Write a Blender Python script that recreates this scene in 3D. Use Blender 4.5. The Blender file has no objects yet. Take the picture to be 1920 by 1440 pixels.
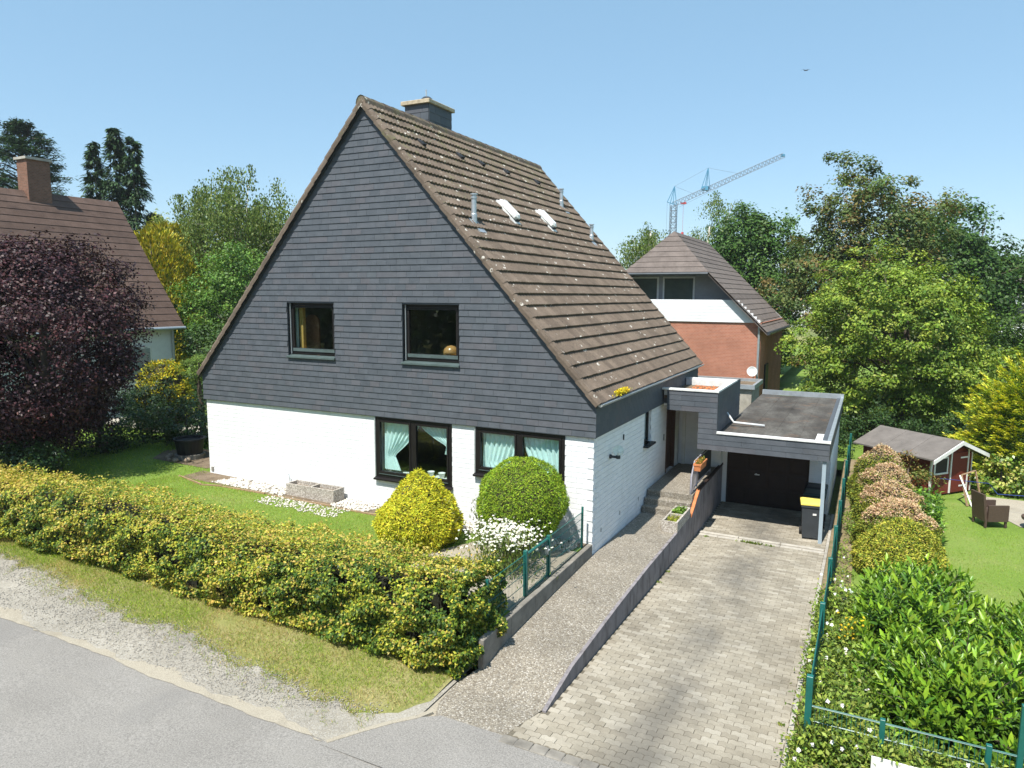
import bpy, math, random
import numpy as np
from mathutils import Vector, Matrix

random.seed(7)
RNG = np.random.default_rng(7)
SC = bpy.context.scene
COL = SC.collection

# ------------------------------------------------------------------ camera
CAM = Vector((4.988, -13.74, 5.521))
YAW, PIT, ROL = (math.radians(a) for a in (26.86, -7.21, 0.274))
fw = Vector((-math.sin(YAW)*math.cos(PIT), math.cos(YAW)*math.cos(PIT), math.sin(PIT)))
rt = Vector((math.cos(YAW), math.sin(YAW), 0)); up = rt.cross(fw)
r2 = rt*math.cos(ROL)+up*math.sin(ROL); u2 = up*math.cos(ROL)-rt*math.sin(ROL)
cd = bpy.data.cameras.new('camera'); cam = bpy.data.objects.new('camera', cd); COL.objects.link(cam)
M = Matrix((( r2.x, u2.x, -fw.x, CAM.x), (r2.y, u2.y, -fw.y, CAM.y), (r2.z, u2.z, -fw.z, CAM.z), (0, 0, 0, 1)))
cam.matrix_world = M
cd.sensor_width = 36; cd.lens = 36*1323.1/1920; cd.clip_start = .1; cd.clip_end = 5000
SC.camera = cam
# ------------------------------------------------------------------ sky, sun, exposure
SUN_DIR = Vector((0.05, 0.57, -1.0)).normalized()      # direction the light travels
SUN_EL = math.asin(-SUN_DIR.z)
W = bpy.data.worlds.new('World'); SC.world = W; W.use_nodes = True
nt = W.node_tree; bg = nt.nodes['Background']
sky = nt.nodes.new('ShaderNodeTexSky'); sky.sky_type = 'NISHITA'; sky.sun_disc = False
sky.sun_elevation = SUN_EL; sky.sun_rotation = math.atan2(-SUN_DIR.x, -SUN_DIR.y)
sky.altitude = 60; sky.air_density = 1.0; sky.dust_density = 0.25; sky.ozone_density = 1.6
hz_ = nt.nodes.new('ShaderNodeMix'); hz_.data_type = 'RGBA'; hz_.inputs[0].default_value = .5     # clear blue mixed with an even light summer haze
nt.links.new(sky.outputs[0], hz_.inputs[6]); hz_.inputs[7].default_value = (2.1, 3.9, 5.3, 1)
nt.links.new(hz_.outputs[2], bg.inputs[0]); bg.inputs[1].default_value = 0.100
sl = bpy.data.lights.new('sun', 'SUN'); sl.energy = 4.6; sl.angle = math.radians(.5); sl.color = (1, .95, .87)
so = bpy.data.objects.new('sun', sl); COL.objects.link(so); so.location = (-5, -30, 40)
so.rotation_euler = SUN_DIR.to_track_quat('-Z', 'Y').to_euler()
SC.view_settings.view_transform = 'Standard'; SC.view_settings.look = 'None'
SC.view_settings.gamma = 1; SC.view_settings.exposure = 0.80; SC.view_settings.use_curve_mapping = False
SC.render.engine = 'CYCLES'
SC.cycles.max_bounces = 8; SC.cycles.transparent_max_bounces = 16

# ------------------------------------------------------------------ materials
def lin(r, g, b):
    f = lambda c: (c/255/12.92 if c/255 <= .04045 else ((c/255+.055)/1.055)**2.4)
    return (f(r), f(g), f(b), 1)
class NT:
    def __init__(s, name):
        s.m = bpy.data.materials.new(name); s.m.use_nodes = True
        s.t = s.m.node_tree; s.p = s.t.nodes['Principled BSDF']
        s.pos = s.n('ShaderNodeNewGeometry')
    def n(s, typ, **k):
        q = s.t.nodes.new(typ)
        for a, b in k.items(): setattr(q, a, b)
        return q
    def l(s, a, b): s.t.links.new(a, b)
    def noise(s, scale, detail=4, rough=.6, vec=None, stretch=None, dist=0):
        q = s.n('ShaderNodeTexNoise'); q.inputs['Scale'].default_value = scale
        q.inputs['Detail'].default_value = detail; q.inputs['Roughness'].default_value = rough
        q.inputs['Distortion'].default_value = dist
        v = vec or s.pos.outputs['Position']
        if stretch:
            mp = s.n('ShaderNodeVectorMath', operation='MULTIPLY'); mp.inputs[1].default_value = stretch
            s.l(v, mp.inputs[0]); v = mp.outputs[0]
        s.l(v, q.inputs['Vector']); return q.outputs['Fac']
    def voro(s, scale, feature='F1', out='Distance', rnd=1.0):
        q = s.n('ShaderNodeTexVoronoi', feature=feature); q.inputs['Scale'].default_value = scale
        q.inputs['Randomness'].default_value = rnd
        s.l(s.pos.outputs['Position'], q.inputs['Vector']); return q.outputs[out]
    def ramp(s, fac, stops):
        q = s.n('ShaderNodeValToRGB'); e = q.color_ramp.elements
        while len(e) < len(stops): e.new(.5)
        for el, (p, c) in zip(e, stops):
            el.position = p; el.color = c if hasattr(c, '__len__') else (c, c, c, 1)
        s.l(fac, q.inputs[0]); return q.outputs[0]
    def mix(s, fac, a, b, mode='MIX'):
        q = s.n('ShaderNodeMix', data_type='RGBA', blend_type=mode)
        for sock, v in ((q.inputs[0], fac), (q.inputs[6], a), (q.inputs[7], b)):
            if hasattr(v, 'links'): s.l(v, sock)
            else: sock.default_value = v
        return q.outputs[2]
    def math(s, op, a, b=0.0):
        q = s.n('ShaderNodeMath', operation=op)
        for sock, v in ((q.inputs[0], a), (q.inputs[1], b)):
            if hasattr(v, 'links'): s.l(v, sock)
            else: sock.default_value = v
        return q.outputs[0]
    def piece(s):          # one random number for every separate piece
        oi = s.n('ShaderNodeObjectInfo')
        return s.math('FRACT', s.math('ADD', oi.outputs['Random'], s.pos.outputs['Random Per Island']))
    def bump(s, h, strength, dist=.01):
        q = s.n('ShaderNodeBump'); q.inputs['Strength'].default_value = strength
        q.inputs['Distance'].default_value = dist
        s.l(h, q.inputs['Height']); s.l(q.outputs[0], s.p.inputs['Normal'])
    def fin(s, col, rough=.7, spec=.3, metal=0):
        for nme, v in (('Base Color', col), ('Roughness', rough), ('Specular IOR Level', spec), ('Metallic', metal)):
            if hasattr(v, 'links'): s.l(v, s.p.inputs[nme])
            else: s.p.inputs[nme].default_value = v
        return s.m
def g(v): return (v, v, v, 1)
def simple(name, c, rough=.6, var=.12, scale=6, pv=0.0, bump=.15, bscale=40, spec=.3, metal=0):
    k = NT(name); f = k.noise(scale, 5, .65)
    a = tuple(x*(1-var) for x in c[:3])+(1,); b = tuple(min(1, x*(1+var)) for x in c[:3])+(1,)
    col = k.ramp(f, [(.3, a), (.7, b)])
    if pv:
        pr = k.piece(); v = k.ramp(pr, [(0, g(1-pv)), (1, g(1+pv))]); col = k.mix(1.0, col, v, 'MULTIPLY')
    if bump: k.bump(k.noise(bscale, 3), bump)
    return k.fin(col, rough, spec, metal)

def m_slate():
    k = NT('slate'); pr = k.piece()
    base = k.ramp(pr, [(0, (.070, .080, .094, 1)), (.35, (.078, .089, .104, 1)), (.7, (.084, .093, .108, 1)), (.9, (.090, .092, .104, 1)), (1, (.076, .089, .103, 1))])
    f = k.noise(3.2, 5, .7); base = k.mix(.5, base, k.ramp(f, [(.3, g(.72)), (.7, g(1.3))]), 'MULTIPLY')
    st = k.noise(9, 4, .6, stretch=(6, 1, .8)); base = k.mix(k.ramp(st, [(.6, g(0)), (.8, g(.25))]), base, (.12, .115, .11, 1))
    drop = k.ramp(k.noise(5, 2, .5, stretch=(5, 5, .7)), [(.80, g(0)), (.83, g(.7))])
    base = k.mix(drop, base, (.45, .45, .43, 1))
    k.bump(k.noise(60, 4, stretch=(1, 1, 4)), .12, .004)
    return k.fin(base, k.ramp(f, [(.3, g(.46)), (.7, g(.66))]), .26)
def m_tile(name='roof_tile', c=(.138, .108, .084), lichen=1.0):
    k = NT(name); pr = k.piece()
    base = k.ramp(pr, [(0, tuple(x*.84 for x in c)+(1,)), (.5, c+(1,)), (1, tuple(x*1.14 for x in c)+(1,))])
    f = k.noise(2.2, 6, .7); base = k.mix(.8, base, k.ramp(f, [(.3, g(.68)), (.7, g(1.25))]), 'MULTIPLY')
    f2 = k.noise(24, 5, .75); base = k.mix(.7, base, k.ramp(f2, [(.3, g(.7)), (.7, g(1.25))]), 'MULTIPLY')
    if lichen:
        sep = k.n('ShaderNodeSeparateXYZ'); k.l(k.pos.outputs['Position'], sep.inputs[0])
        hz = k.math('MULTIPLY', k.math('SUBTRACT', sep.outputs[2], 7.0), .033)
        mask = k.math('ADD', k.noise(1.1, 3, .6), hz)
        # crescent spots: a ring of one voronoi cell broken by noise
        d = k.voro(4.6); ring = k.ramp(d, [(.09, g(0)), (.13, g(1)), (.19, g(1)), (.23, g(0))])
        brk = k.ramp(k.noise(7, 3, .6), [(.50, g(0)), (.55, g(1))])
        sp = k.math('MULTIPLY', k.math('MULTIPLY', ring, brk), k.ramp(mask, [(.36, g(0)), (.44, g(.95*lichen))]))
        base = k.mix(sp, base, (.52, .50, .45, 1))
        d2 = k.voro(17); dots = k.math('MULTIPLY', k.ramp(d2, [(.13, g(1)), (.19, g(0))]), k.ramp(mask, [(.46, g(0)), (.64, g(.6*lichen))]))
        base = k.mix(dots, base, (.46, .44, .39, 1))
        dk = k.math('MULTIPLY', k.ramp(k.voro(11), [(.10, g(1)), (.16, g(0))]), k.ramp(k.noise(2.3, 2), [(.52, g(0)), (.6, g(.7))]))
        base = k.mix(dk, base, (.03, .026, .022, 1))
        ms = k.math('MULTIPLY', k.ramp(k.math('ADD', k.noise(3.1, 5, .7), k.math('MULTIPLY', hz, 1.1)), [(.60, g(0)), (.75, g(.5))]), 1.0)
        base = k.mix(ms, base, (.15, .155, .07, 1))
    k.bump(k.noise(90, 3), .35, .006)
    return k.fin(base, .85, .2)
def m_white():
    k = NT('white_painted_brick'); pr = k.piece()
    base = k.ramp(pr, [(0, (.72, .735, .75, 1)), (1, (.78, .795, .81, 1))])
    st = k.noise(1.6, 5, .7, stretch=(3, 3, .35)); base = k.mix(k.ramp(st, [(.52, g(0)), (.74, g(.22))]), base, (.50, .52, .50, 1))
    f = k.noise(7, 5, .7); base = k.mix(k.ramp(f, [(.60, g(0)), (.8, g(.30))]), base, (.55, .54, .50, 1))
    k.bump(k.noise(55, 4), .3, .006)
    return k.fin(base, .75, .25)
def m_asphalt():
    k = NT('asphalt')
    f = k.noise(.55, 6, .65); base = k.ramp(f, [(.25, (.195, .185, .170, 1)), (.75, (.255, .243, .224, 1))])
    gr = k.noise(48, 3, .75); base = k.mix(.9, base, k.ramp(gr, [(.32, g(.62)), (.68, g(1.36))]), 'MULTIPLY')
    sp = k.voro(42); base = k.mix(k.ramp(sp, [(.12, g(.5)), (.25, g(0))]), base, (.40, .38, .35, 1))
    st = k.noise(1.3, 5, .6, stretch=(.22, 2.0, 1)); base = k.mix(k.ramp(st, [(.50, g(0)), (.72, g(.22))]), base, (.28, .265, .235, 1))
    # a few thin wandering cracks
    d = k.voro(.28, 'DISTANCE_TO_EDGE'); w = k.math('ADD', d, k.math('MULTIPLY', k.noise(2.5, 4), .10))
    base = k.mix(k.ramp(w, [(.040, g(0)), (.0415, g(.35)), (.043, g(0))]), base, (.10, .10, .095, 1))
    pt = k.ramp(k.noise(.33, 2, .4), [(.60, g(0)), (.615, g(.22))]); base = k.mix(pt, base, (.16, .155, .15, 1))
    k.bump(k.noise(180, 2), .5, .006)
    return k.fin(base, .85, .25)
def m_pebble(name, cols, scale, rough=.8, bstr=.7, dirt=(.30, .27, .22, 1)):
    k = NT(name)
    c = k.voro(scale, out='Color'); sep = k.n('ShaderNodeSeparateColor'); k.l(c, sep.inputs[0])
    base = k.ramp(sep.outputs[0], [(i/(len(cols)-1), q) for i, q in enumerate(cols)])
    d = k.voro(scale); base = k.mix(k.ramp(d, [(.45, g(0)), (.75, g(.75))]), base, dirt)
    f = k.noise(.9, 5, .65); base = k.mix(.75, base, k.ramp(f, [(.3, g(.76)), (.7, g(1.2))]), 'MULTIPLY')
    h = k.math('SUBTRACT', 1.0, d); k.bump(h, bstr, .012)
    return k.fin(base, rough, .3)
def m_paver():
    k = NT('concrete_paver'); pr = k.piece()
    base = k.ramp(pr, [(0, (.235, .208, .162, 1)), (.3, (.275, .246, .193, 1)), (.75, (.305, .275, .220, 1)), (1, (.345, .315, .258, 1))])
    f = k.noise(.8, 6, .7); base = k.mix(.9, base, k.ramp(f, [(.3, g(.66)), (.7, g(1.28))]), 'MULTIPLY')
    gr = k.noise(110, 3, .7); base = k.mix(.7, base, k.ramp(gr, [(.3, g(.72)), (.7, g(1.28))]), 'MULTIPLY')
    # oil and tyre dirt along the middle of the drive
    sep = k.n('ShaderNodeSeparateXYZ'); k.l(k.pos.outputs['Position'], sep.inputs[0])
    dx = k.math('ABSOLUTE', k.math('SUBTRACT', k.math('ADD', sep.outputs[0], k.math('MULTIPLY', k.noise(.7, 3), .55)), 3.05))
    band = k.ramp(dx, [(.0, g(.75)), (.35, g(.5)), (.7, g(0))])
    band = k.math('MULTIPLY', band, k.ramp(k.noise(.9, 4, .6, stretch=(1, .5, 1)), [(.38, g(.05)), (.6, g(1))]))
    base = k.mix(band, base, (.115, .108, .095, 1))
    sp = k.ramp(k.noise(13, 2), [(.68, g(0)), (.74, g(.6))]); base = k.mix(sp, base, (.20, .19, .15, 1))
    k.bump(k.noise(130, 3), .45, .006)
    return k.fin(base, .85, .22)
def m_leaf(name, trans=.35, rough=.5, spec=.25):
    k = NT(name); at = k.n('ShaderNodeAttribute', attribute_name='Col')
    oi = k.n('ShaderNodeObjectInfo')
    base = at.outputs['Color']
    f = k.noise(30, 2); base = k.mix(.5, base, k.ramp(f, [(.3, g(.75)), (.7, g(1.25))]), 'MULTIPLY')
    k.fin(base, rough, spec)
    tr = k.n('ShaderNodeBsdfTranslucent'); k.l(k.mix(1.0, base, (1.25, 1.2, .55, 1), 'MULTIPLY'), tr.inputs[0])
    mx = k.n('ShaderNodeMixShader'); mx.inputs[0].default_value = trans
    k.l(k.p.outputs[0], mx.inputs[1]); k.l(tr.outputs[0], mx.inputs[2])
    k.l(mx.outputs[0], k.t.nodes['Material Output'].inputs[0])
    return k.m
def m_glass():
    k = NT('window_glass'); k.t.nodes.remove(k.p)
    tr = k.n('ShaderNodeBsdfTransparent'); tr.inputs[0].default_value = (.90, .96, .95, 1)
    gl = k.n('ShaderNodeBsdfGlossy'); gl.inputs['Roughness'].default_value = .015; gl.inputs[0].default_value = (.95, 1, 1, 1)
    fr = k.n('ShaderNodeLayerWeight'); fr.inputs[0].default_value = .5; fp = k.math('ADD', k.math('MULTIPLY', k.math('POWER', fr.outputs['Facing'], 4.0), .85), .05)
    bp = k.n('ShaderNodeBump'); bp.inputs['Strength'].default_value = .03; k.l(k.noise(1.5, 2), bp.inputs['Height'])
    k.l(bp.outputs[0], gl.inputs['Normal'])
    mx = k.n('ShaderNodeMixShader'); k.l(fp, mx.inputs[0])
    k.l(tr.outputs[0], mx.inputs[1]); k.l(gl.outputs[0], mx.inputs[2])
    k.l(mx.outputs[0], k.t.nodes['Material Output'].inputs[0]); return k.m
def m_ground(name, cols, s1=.6, s2=25, rough=.95, bump=.6, bs=60):
    k = NT(name); f = k.noise(s1, 6, .7); base = k.ramp(f, [(.25+.5*i/(len(cols)-1), c) for i, c in enumerate(cols)])
    q = k.noise(s2, 4, .7); base = k.mix(.8, base, k.ramp(q, [(.3, g(.65)), (.7, g(1.3))]), 'MULTIPLY')
    k.bump(k.noise(bs, 4), bump, .02); return k.fin(base, rough, .15)
def m_flatroof():
    k = NT('bitumen_roof'); f = k.noise(.9, 6, .72, stretch=(1.6, .7, 1))
    base = k.ramp(f, [(.30, (.040, .036, .032, 1)), (.5, (.078, .072, .064, 1)), (.70, (.135, .128, .114, 1))])
    q = k.noise(18, 5, .75); base = k.mix(.8, base, k.ramp(q, [(.3, g(.6)), (.7, g(1.35))]), 'MULTIPLY')
    b = k.ramp(k.noise(1.3, 5, .7), [(.56, g(0)), (.68, g(.6))]); base = k.mix(b, base, (.15, .095, .065, 1))
    sp = k.ramp(k.noise(45, 2), [(.72, g(0)), (.76, g(.7))]); base = k.mix(sp, base, (.32, .27, .21, 1))
    k.bump(q, .3, .01); return k.fin(base, .9, .2)
def m_plaster():
    k = NT('grey_render'); f = k.noise(1.4, 5, .7)
    base = k.ramp(f, [(.3, (.19, .175, .18, 1)), (.7, (.27, .25, .26, 1))])
    st = k.noise(3, 5, .7, stretch=(2, 2, .5)); base = k.mix(k.ramp(st, [(.48, g(0)), (.68, g(.75))]), base, (.065, .058, .054, 1))
    k.bump(k.noise(70, 3), .35, .006); return k.fin(base, .85, .2)
def m_wood(name, c, stretch=(1, 1, 12)):
    k = NT(name); f = k.noise(9, 5, .65, stretch=stretch)
    pr = k.piece(); a = tuple(x*.7 for x in c)+(1,); b = tuple(x*1.25 for x in c)+(1,)
    base = k.mix(.6, k.ramp(f, [(.3, a), (.7, b)]), k.ramp(pr, [(0, g(.85)), (1, g(1.15))]), 'MULTIPLY')
    k.bump(f, .2, .004); return k.fin(base, .65, .3)

MT = dict(
    slate=m_slate(), tile=m_tile(), white=m_white(), asphalt=m_asphalt(), paver=m_paver(), glass=m_glass(), flat=m_flatroof(), plaster=m_plaster(),
    aggr=m_pebble('washed_aggregate', [(.13, .11, .086, 1), (.235, .205, .16, 1), (.31, .28, .225, 1), (.185, .168, .14, 1), (.46, .43, .38, 1)], 46, dirt=(.15, .13, .10, 1)),
    planter=m_pebble('aggregate_planter', [(.16, .14, .12, 1), (.42, .38, .33, 1), (.60, .57, .52, 1), (.26, .22, .19, 1), (.5, .46, .41, 1)], 42),
    gravel=m_pebble('roadside_gravel', [(.22, .205, .175, 1), (.30, .28, .24, 1), (.38, .36, .32, 1), (.26, .24, .205, 1), (.33, .31, .265, 1)], 55, dirt=(.30, .27, .215, 1)),
    sand=m_ground('sandy_verge', [(.26, .23, .18, 1), (.36, .325, .26, 1), (.31, .275, .215, 1)], 1.2, 60),
    joint=m_ground('joint_sand', [(.12, .106, .08, 1), (.16, .142, .108, 1)], 2, 60),
    turf=m_ground('turf_soil', [(.15, .17, .045, 1), (.23, .23, .08, 1), (.31, .265, .14, 1)], 1.5, 30),
    lawn=m_ground('lawn_soil', [(.10, .17, .025, 1), (.15, .23, .04, 1), (.21, .25, .075, 1)], .5, 40),
    field=m_ground('field', [(.10, .13, .04, 1), (.16, .18, .06, 1), (.24, .22, .11, 1)], .05, 2),
    soil=m_ground('bare_soil', [(.10, .075, .05, 1), (.17, .13, .09, 1), (.24, .19, .13, 1)], 3, 40),
    rough_soil=m_ground('weedy_soil', [(.10, .12, .04, 1), (.22, .17, .10, 1), (.30, .24, .16, 1)], 2.5, 40),
    concrete=simple('concrete', (.36, .335, .29), .85, .25, 4, .1, .3, 80),
    dark_concrete=simple('weathered_kerb', (.20, .185, .16), .9, .35, 3, .08, .35, 60),
    cap=simple('concrete_cap', (.42, .35, .25), .9, .3, 9, 0, .3, 60),
    zinc=simple('zinc', (.46, .50, .53), .42, .15, 5, 0, .05, 30, .5, .6),
    dark_metal=simple('dark_metal', (.045, .055, .065), .45, .2, 5, 0, .05, 30, .4, .3),
    coping=simple('white_coping', (.66, .67, .66), .5, .18, 4, .04, .12, 40),
    brown=simple('brown_frame', (.011, .0095, .0095), .45, .2, 5, 0, .05, 30, .3),
    sill=simple('slate_sill', (.075, .105, .105), .35, .2, 6, 0, .05, 30, .45),
    door=m_wood('brown_door', (.085, .045, .028)),
    gdoor=simple('garage_door_paint', (.030, .018, .014), .65, .18, 3, 0, .05, 30, .35),
    blue_post=simple('blue_grey_paint', (.30, .37, .42), .5, .12, 4, 0, .06, 30),
    rail=simple('railing_paint', (.30, .29, .33), .5, .12, 5, 0, .05, 30, .35),
    fence=simple('green_fence', (.012, .115, .098), .4, .15, 5, 0, .03, 30, .45),
    terracotta=simple('terracotta', (.50, .185, .075), .8, .2, 8, .08, .2, 60),
    bin=simple('bin_plastic', (.040, .046, .052), .55, .15, 6, 0, .1, 90),
    binlid=simple('yellow_lid', (.72, .58, .12), .5, .12, 6, 0, .05, 60),
    black=simple('black_plastic', (.012, .014, .017), .5, .2, 6, 0, .05, 60),
    bgreen=simple('dark_green_lid', (.018, .035, .032), .5, .2, 6, 0, .05, 60),
    rubber=simple('rubber', (.02, .02, .02), .8, .2, 8, 0, .1, 60),
    room=simple('room_wall', (.16, .145, .12), .9, .15, 2, 0, 0),
    curtain=simple('net_curtain', (.68, .82, .82), .9, .06, 12, 0, .1, 80),
    porcelain=simple('porcelain', (.75, .75, .72), .3, .05, 5, 0, 0, 30, .5),
    amber=simple('amber_shade', (.40, .20, .07), .25, .1, 5, 0, 0, 30, .6),
    pine=m_wood('light_pine', (.50, .30, .085)), oak=m_wood('oak', (.22, .105, .055)),
    red=m_wood('red_shed', (.155, .028, .018)), white_trim=simple('white_trim', (.70, .70, .68), .6, .1, 6, 0, .1),
    felt=simple('roof_felt', (.145, .130, .118), .95, .2, 3, .08, .35, 70),
    lumber=m_wood('weathered_lumber', (.30, .20, .12)),
    rattan=simple('rattan', (.080, .052, .040), .6, .25, 40, 0, .5, 120),
    bark=m_wood('bark', (.085, .068, .050)), birchbark=simple('birch_bark', (.45, .43, .38), .8, .5, 7, 0, .3, 30),
    twig=simple('twigs', (.045, .040, .022), .95, .4, 20, 0, .6, 50),
    twig_dark=simple('dark_twigs', (.016, .018, .010), .95, .4, 20, 0, .6, 50),
    stone=simple('pale_stone', (.56, .53, .47), .85, .12, 20, .28, .25, 60),
    gstone=simple('gravel_stone', (.32, .30, .265), .85, .1, 20, .3, .2, 80),
    field_stone=simple('field_stone', (.30, .24, .18), .85, .25, 9, .2, .3, 40),
    brick_red=None, brick_ch=None,
    nroof=m_tile('neighbour_roof_tile', (.105, .070, .056), 0), nroof2=m_tile('grey_roof_tile', (.150, .125, .112), 0),
    render_w=simple('white_render', (.72, .73, .74), .85, .06, 3, 0, .2, 60), render_g=simple('grey_render_wall', (.32, .33, .34), .85, .1, 3, 0, .2),
    crane_grey=simple('crane_grey', (.17, .20, .24), .5, .15, .5, 0, 0), crane_blue=simple('crane_blue', (.07, .24, .38), .5, .1, .5, 0, 0), crane_red=simple('crane_red', (.55, .05, .05), .5, .1, .5, 0, 0),
    bird=simple('bird_feathers', (.05, .06, .08), .8, .3, 9, 0, 0), rope=simple('blue_rope', (.03, .06, .25), .7, .1, 20, 0, 0),
    teal=simple('teal_cladding', (.28, .48, .47), .5, .1, .2, 0, 0), moss=None,
    leaf=m_leaf('leaf', .27), gloss=m_leaf('glossy_leaf', .22, .36, .4), purple=m_leaf('purple_leaf', .12, .5, .3), needle=m_leaf('needle', .18, .6, .2), grass=m_leaf('grass_blade', .35, .6, .15), petal=m_leaf('petal', .3, .7, .1),
)
def m_brick(name, c1, c2, mortar):
    k = NT(name); tx = k.n('ShaderNodeTexBrick'); tx.inputs['Scale'].default_value = 4
    tx.inputs['Color1'].default_value = c1; tx.inputs['Color2'].default_value = c2; tx.inputs['Mortar'].default_value = mortar
    tx.inputs['Mortar Size'].default_value = .02
    sep = k.n('ShaderNodeSeparateXYZ'); k.l(k.pos.outputs['Position'], sep.inputs[0])
    cb = k.n('ShaderNodeCombineXYZ'); k.l(k.math('ADD', sep.outputs[0], sep.outputs[1]), cb.inputs[0]); k.l(sep.outputs[2], cb.inputs[1])
    k.l(cb.outputs[0], tx.inputs['Vector'])
    f = k.noise(1.2, 5); col = k.mix(.6, tx.outputs['Color'], k.ramp(f, [(.3, g(.75)), (.7, g(1.2))]), 'MULTIPLY')
    k.bump(k.math('SUBTRACT', 1.0, tx.outputs['Fac']), .5, .01); return k.fin(col, .85, .2)
MT['brick_red'] = m_brick('red_brick', (.36, .135, .085, 1), (.43, .175, .11, 1), (.40, .30, .24, 1))
MT['brick_ch'] = m_brick('brown_brick', (.17, .085, .055, 1), (.24, .12, .08, 1), (.2, .16, .13, 1))

# ------------------------------------------------------------------ builders
def link(o, parent=None, label=None, cat=None, group=None, kind=None):
    COL.objects.link(o)
    if parent is not None:
        o.parent = parent
        if o.name.split('.')[0] in ('foliage', 'flowers', 'shoots', 'crown', 'stems'): o['kind'] = 'stuff'
        if parent.parent is None and parent.get('root'): o.location = Vector(o.location)-parent.location
    if label: o['label'] = label
    if cat: o['category'] = cat
    if group: o['group'] = group
    if kind: o['kind'] = kind
    return o
def thing(name, label, cat, loc=(0, 0, 0), group=None):
    o = bpy.data.objects.new(name, None); o.location = loc; o['root'] = 1; o.empty_display_size = .2
    return link(o, None, label, cat, group)
class MB:
    def __init__(s): s.v = []; s.f = []
    def add(s, vs, fs):
        n = len(s.v); s.v += [tuple(p) for p in vs]; s.f += [tuple(i+n for i in f) for f in fs]; return s
    def box(s, x0, x1, y0, y1, z0, z1):
        return s.add([(x0, y0, z0), (x1, y0, z0), (x1, y1, z0), (x0, y1, z0), (x0, y0, z1), (x1, y0, z1), (x1, y1, z1), (x0, y1, z1)],
                     [(0, 3, 2, 1), (4, 5, 6, 7), (0, 1, 5, 4), (1, 2, 6, 5), (2, 3, 7, 6), (3, 0, 4, 7)])
    def bbox(s, x0, x1, y0, y1, z0, z1, b=.01):     # box with chamfered vertical and top edges
        return s.loft([[(x0+b, y0, z0), (x1-b, y0, z0), (x1, y0+b, z0), (x1, y1-b, z0), (x1-b, y1, z0), (x0+b, y1, z0), (x0, y1-b, z0), (x0, y0+b, z0)],
                       [(x0+b, y0, z1-b), (x1-b, y0, z1-b), (x1, y0+b, z1-b), (x1, y1-b, z1-b), (x1-b, y1, z1-b), (x0+b, y1, z1-b), (x0, y1-b, z1-b), (x0, y0+b, z1-b)],
                       [(x0+2*b, y0+b, z1), (x1-2*b, y0+b, z1), (x1-b, y0+2*b, z1), (x1-b, y1-2*b, z1), (x1-2*b, y1-b, z1), (x0+2*b, y1-b, z1), (x0+b, y1-2*b, z1), (x0+b, y0+2*b, z1)]])
    def loft(s, rings, cap=True):
        n = len(rings[0]); vs = [p for r in rings for p in r]; fs = []
        for i in range(len(rings)-1):
            for j in range(n):
                fs.append((i*n+j, i*n+(j+1) % n, (i+1)*n+(j+1) % n, (i+1)*n+j))
        if cap: fs.append(tuple(range(n))[::-1]); fs.append(tuple(range((len(rings)-1)*n, len(rings)*n)))
        return s.add(vs, fs)
    def prism(s, poly, d):      # extrude a 3d polygon by vector d
        d = Vector(d); return s.loft([[Vector(p) for p in poly], [Vector(p)+d for p in poly]])
    def tube(s, p0, p1, r0, r1=None, n=6):
        return s.path([p0, p1], [r0, r0 if r1 is None else r1], n)
    def path(s, pts, rad, n=6):
        pts = [Vector(p) for p in pts]; rings = []
        if not hasattr(rad, '__len__'): rad = [rad]*len(pts)
        for i, p in enumerate(pts):
            t = (pts[min(i+1, len(pts)-1)]-pts[max(i-1, 0)]).normalized()
            a = Vector((0, 0, 1)) if abs(t.z) < .9 else Vector((1, 0, 0))
            e1 = t.cross(a).normalized(); e2 = t.cross(e1)
            rings.append([p+(e1*math.cos(2*math.pi*j/n)+e2*math.sin(2*math.pi*j/n))*rad[i] for j in range(n)])
        return s.loft([r[::-1] for r in rings])
    def lathe(s, prof, c, n=16):
        c = Vector(c)
        return s.loft([[c+Vector((r*math.cos(2*math.pi*j/n), r*math.sin(2*math.pi*j/n), z)) for j in range(n)] for r, z in prof])
    def mesh(s, name):
        me = bpy.data.meshes.new(name); me.from_pydata(s.v, [], s.f); me.update(); return me
    def build(s, name, mat, parent=None, smooth=False, **k):
        me = s.mesh(name); me.materials.append(MT[mat] if isinstance(mat, str) else mat)
        if smooth: me.polygons.foreach_set('use_smooth', [True]*len(me.polygons))
        return link(bpy.data.objects.new(name, me), parent, **k)
def npmesh(name, V, F, col=None):
    V = np.asarray(V, np.float32); F = np.asarray(F, np.int32); k = F.shape[1]
    me = bpy.data.meshes.new(name); me.vertices.add(len(V)); me.vertices.foreach_set('co', V.ravel())
    me.loops.add(F.size); me.loops.foreach_set('vertex_index', F.ravel())
    me.polygons.add(len(F)); me.polygons.foreach_set('loop_start', np.arange(0, F.size, k, dtype=np.int32))
    if col is not None:
        a = me.attributes.new('Col', 'FLOAT_COLOR', 'POINT'); c = np.ones((len(V), 4), np.float32); c[:, :3] = col
        a.data.foreach_set('color', c.ravel())
    me.update(calc_edges=True); return me
def mobj(name, me, mat, parent=None, **k):
    me.materials.append(MT[mat] if isinstance(mat, str) else mat)
    return link(bpy.data.objects.new(name, me), parent, **k)
BOXV = [(-.5, -.5, -.5), (.5, -.5, -.5), (.5, .5, -.5), (-.5, .5, -.5), (-.5, -.5, .5), (.5, -.5, .5), (.5, .5, .5), (-.5, .5, .5)]
BOXF = [(0, 3, 2, 1), (4, 5, 6, 7), (0, 1, 5, 4), (1, 2, 6, 5), (2, 3, 7, 6), (3, 0, 4, 7)]
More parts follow.
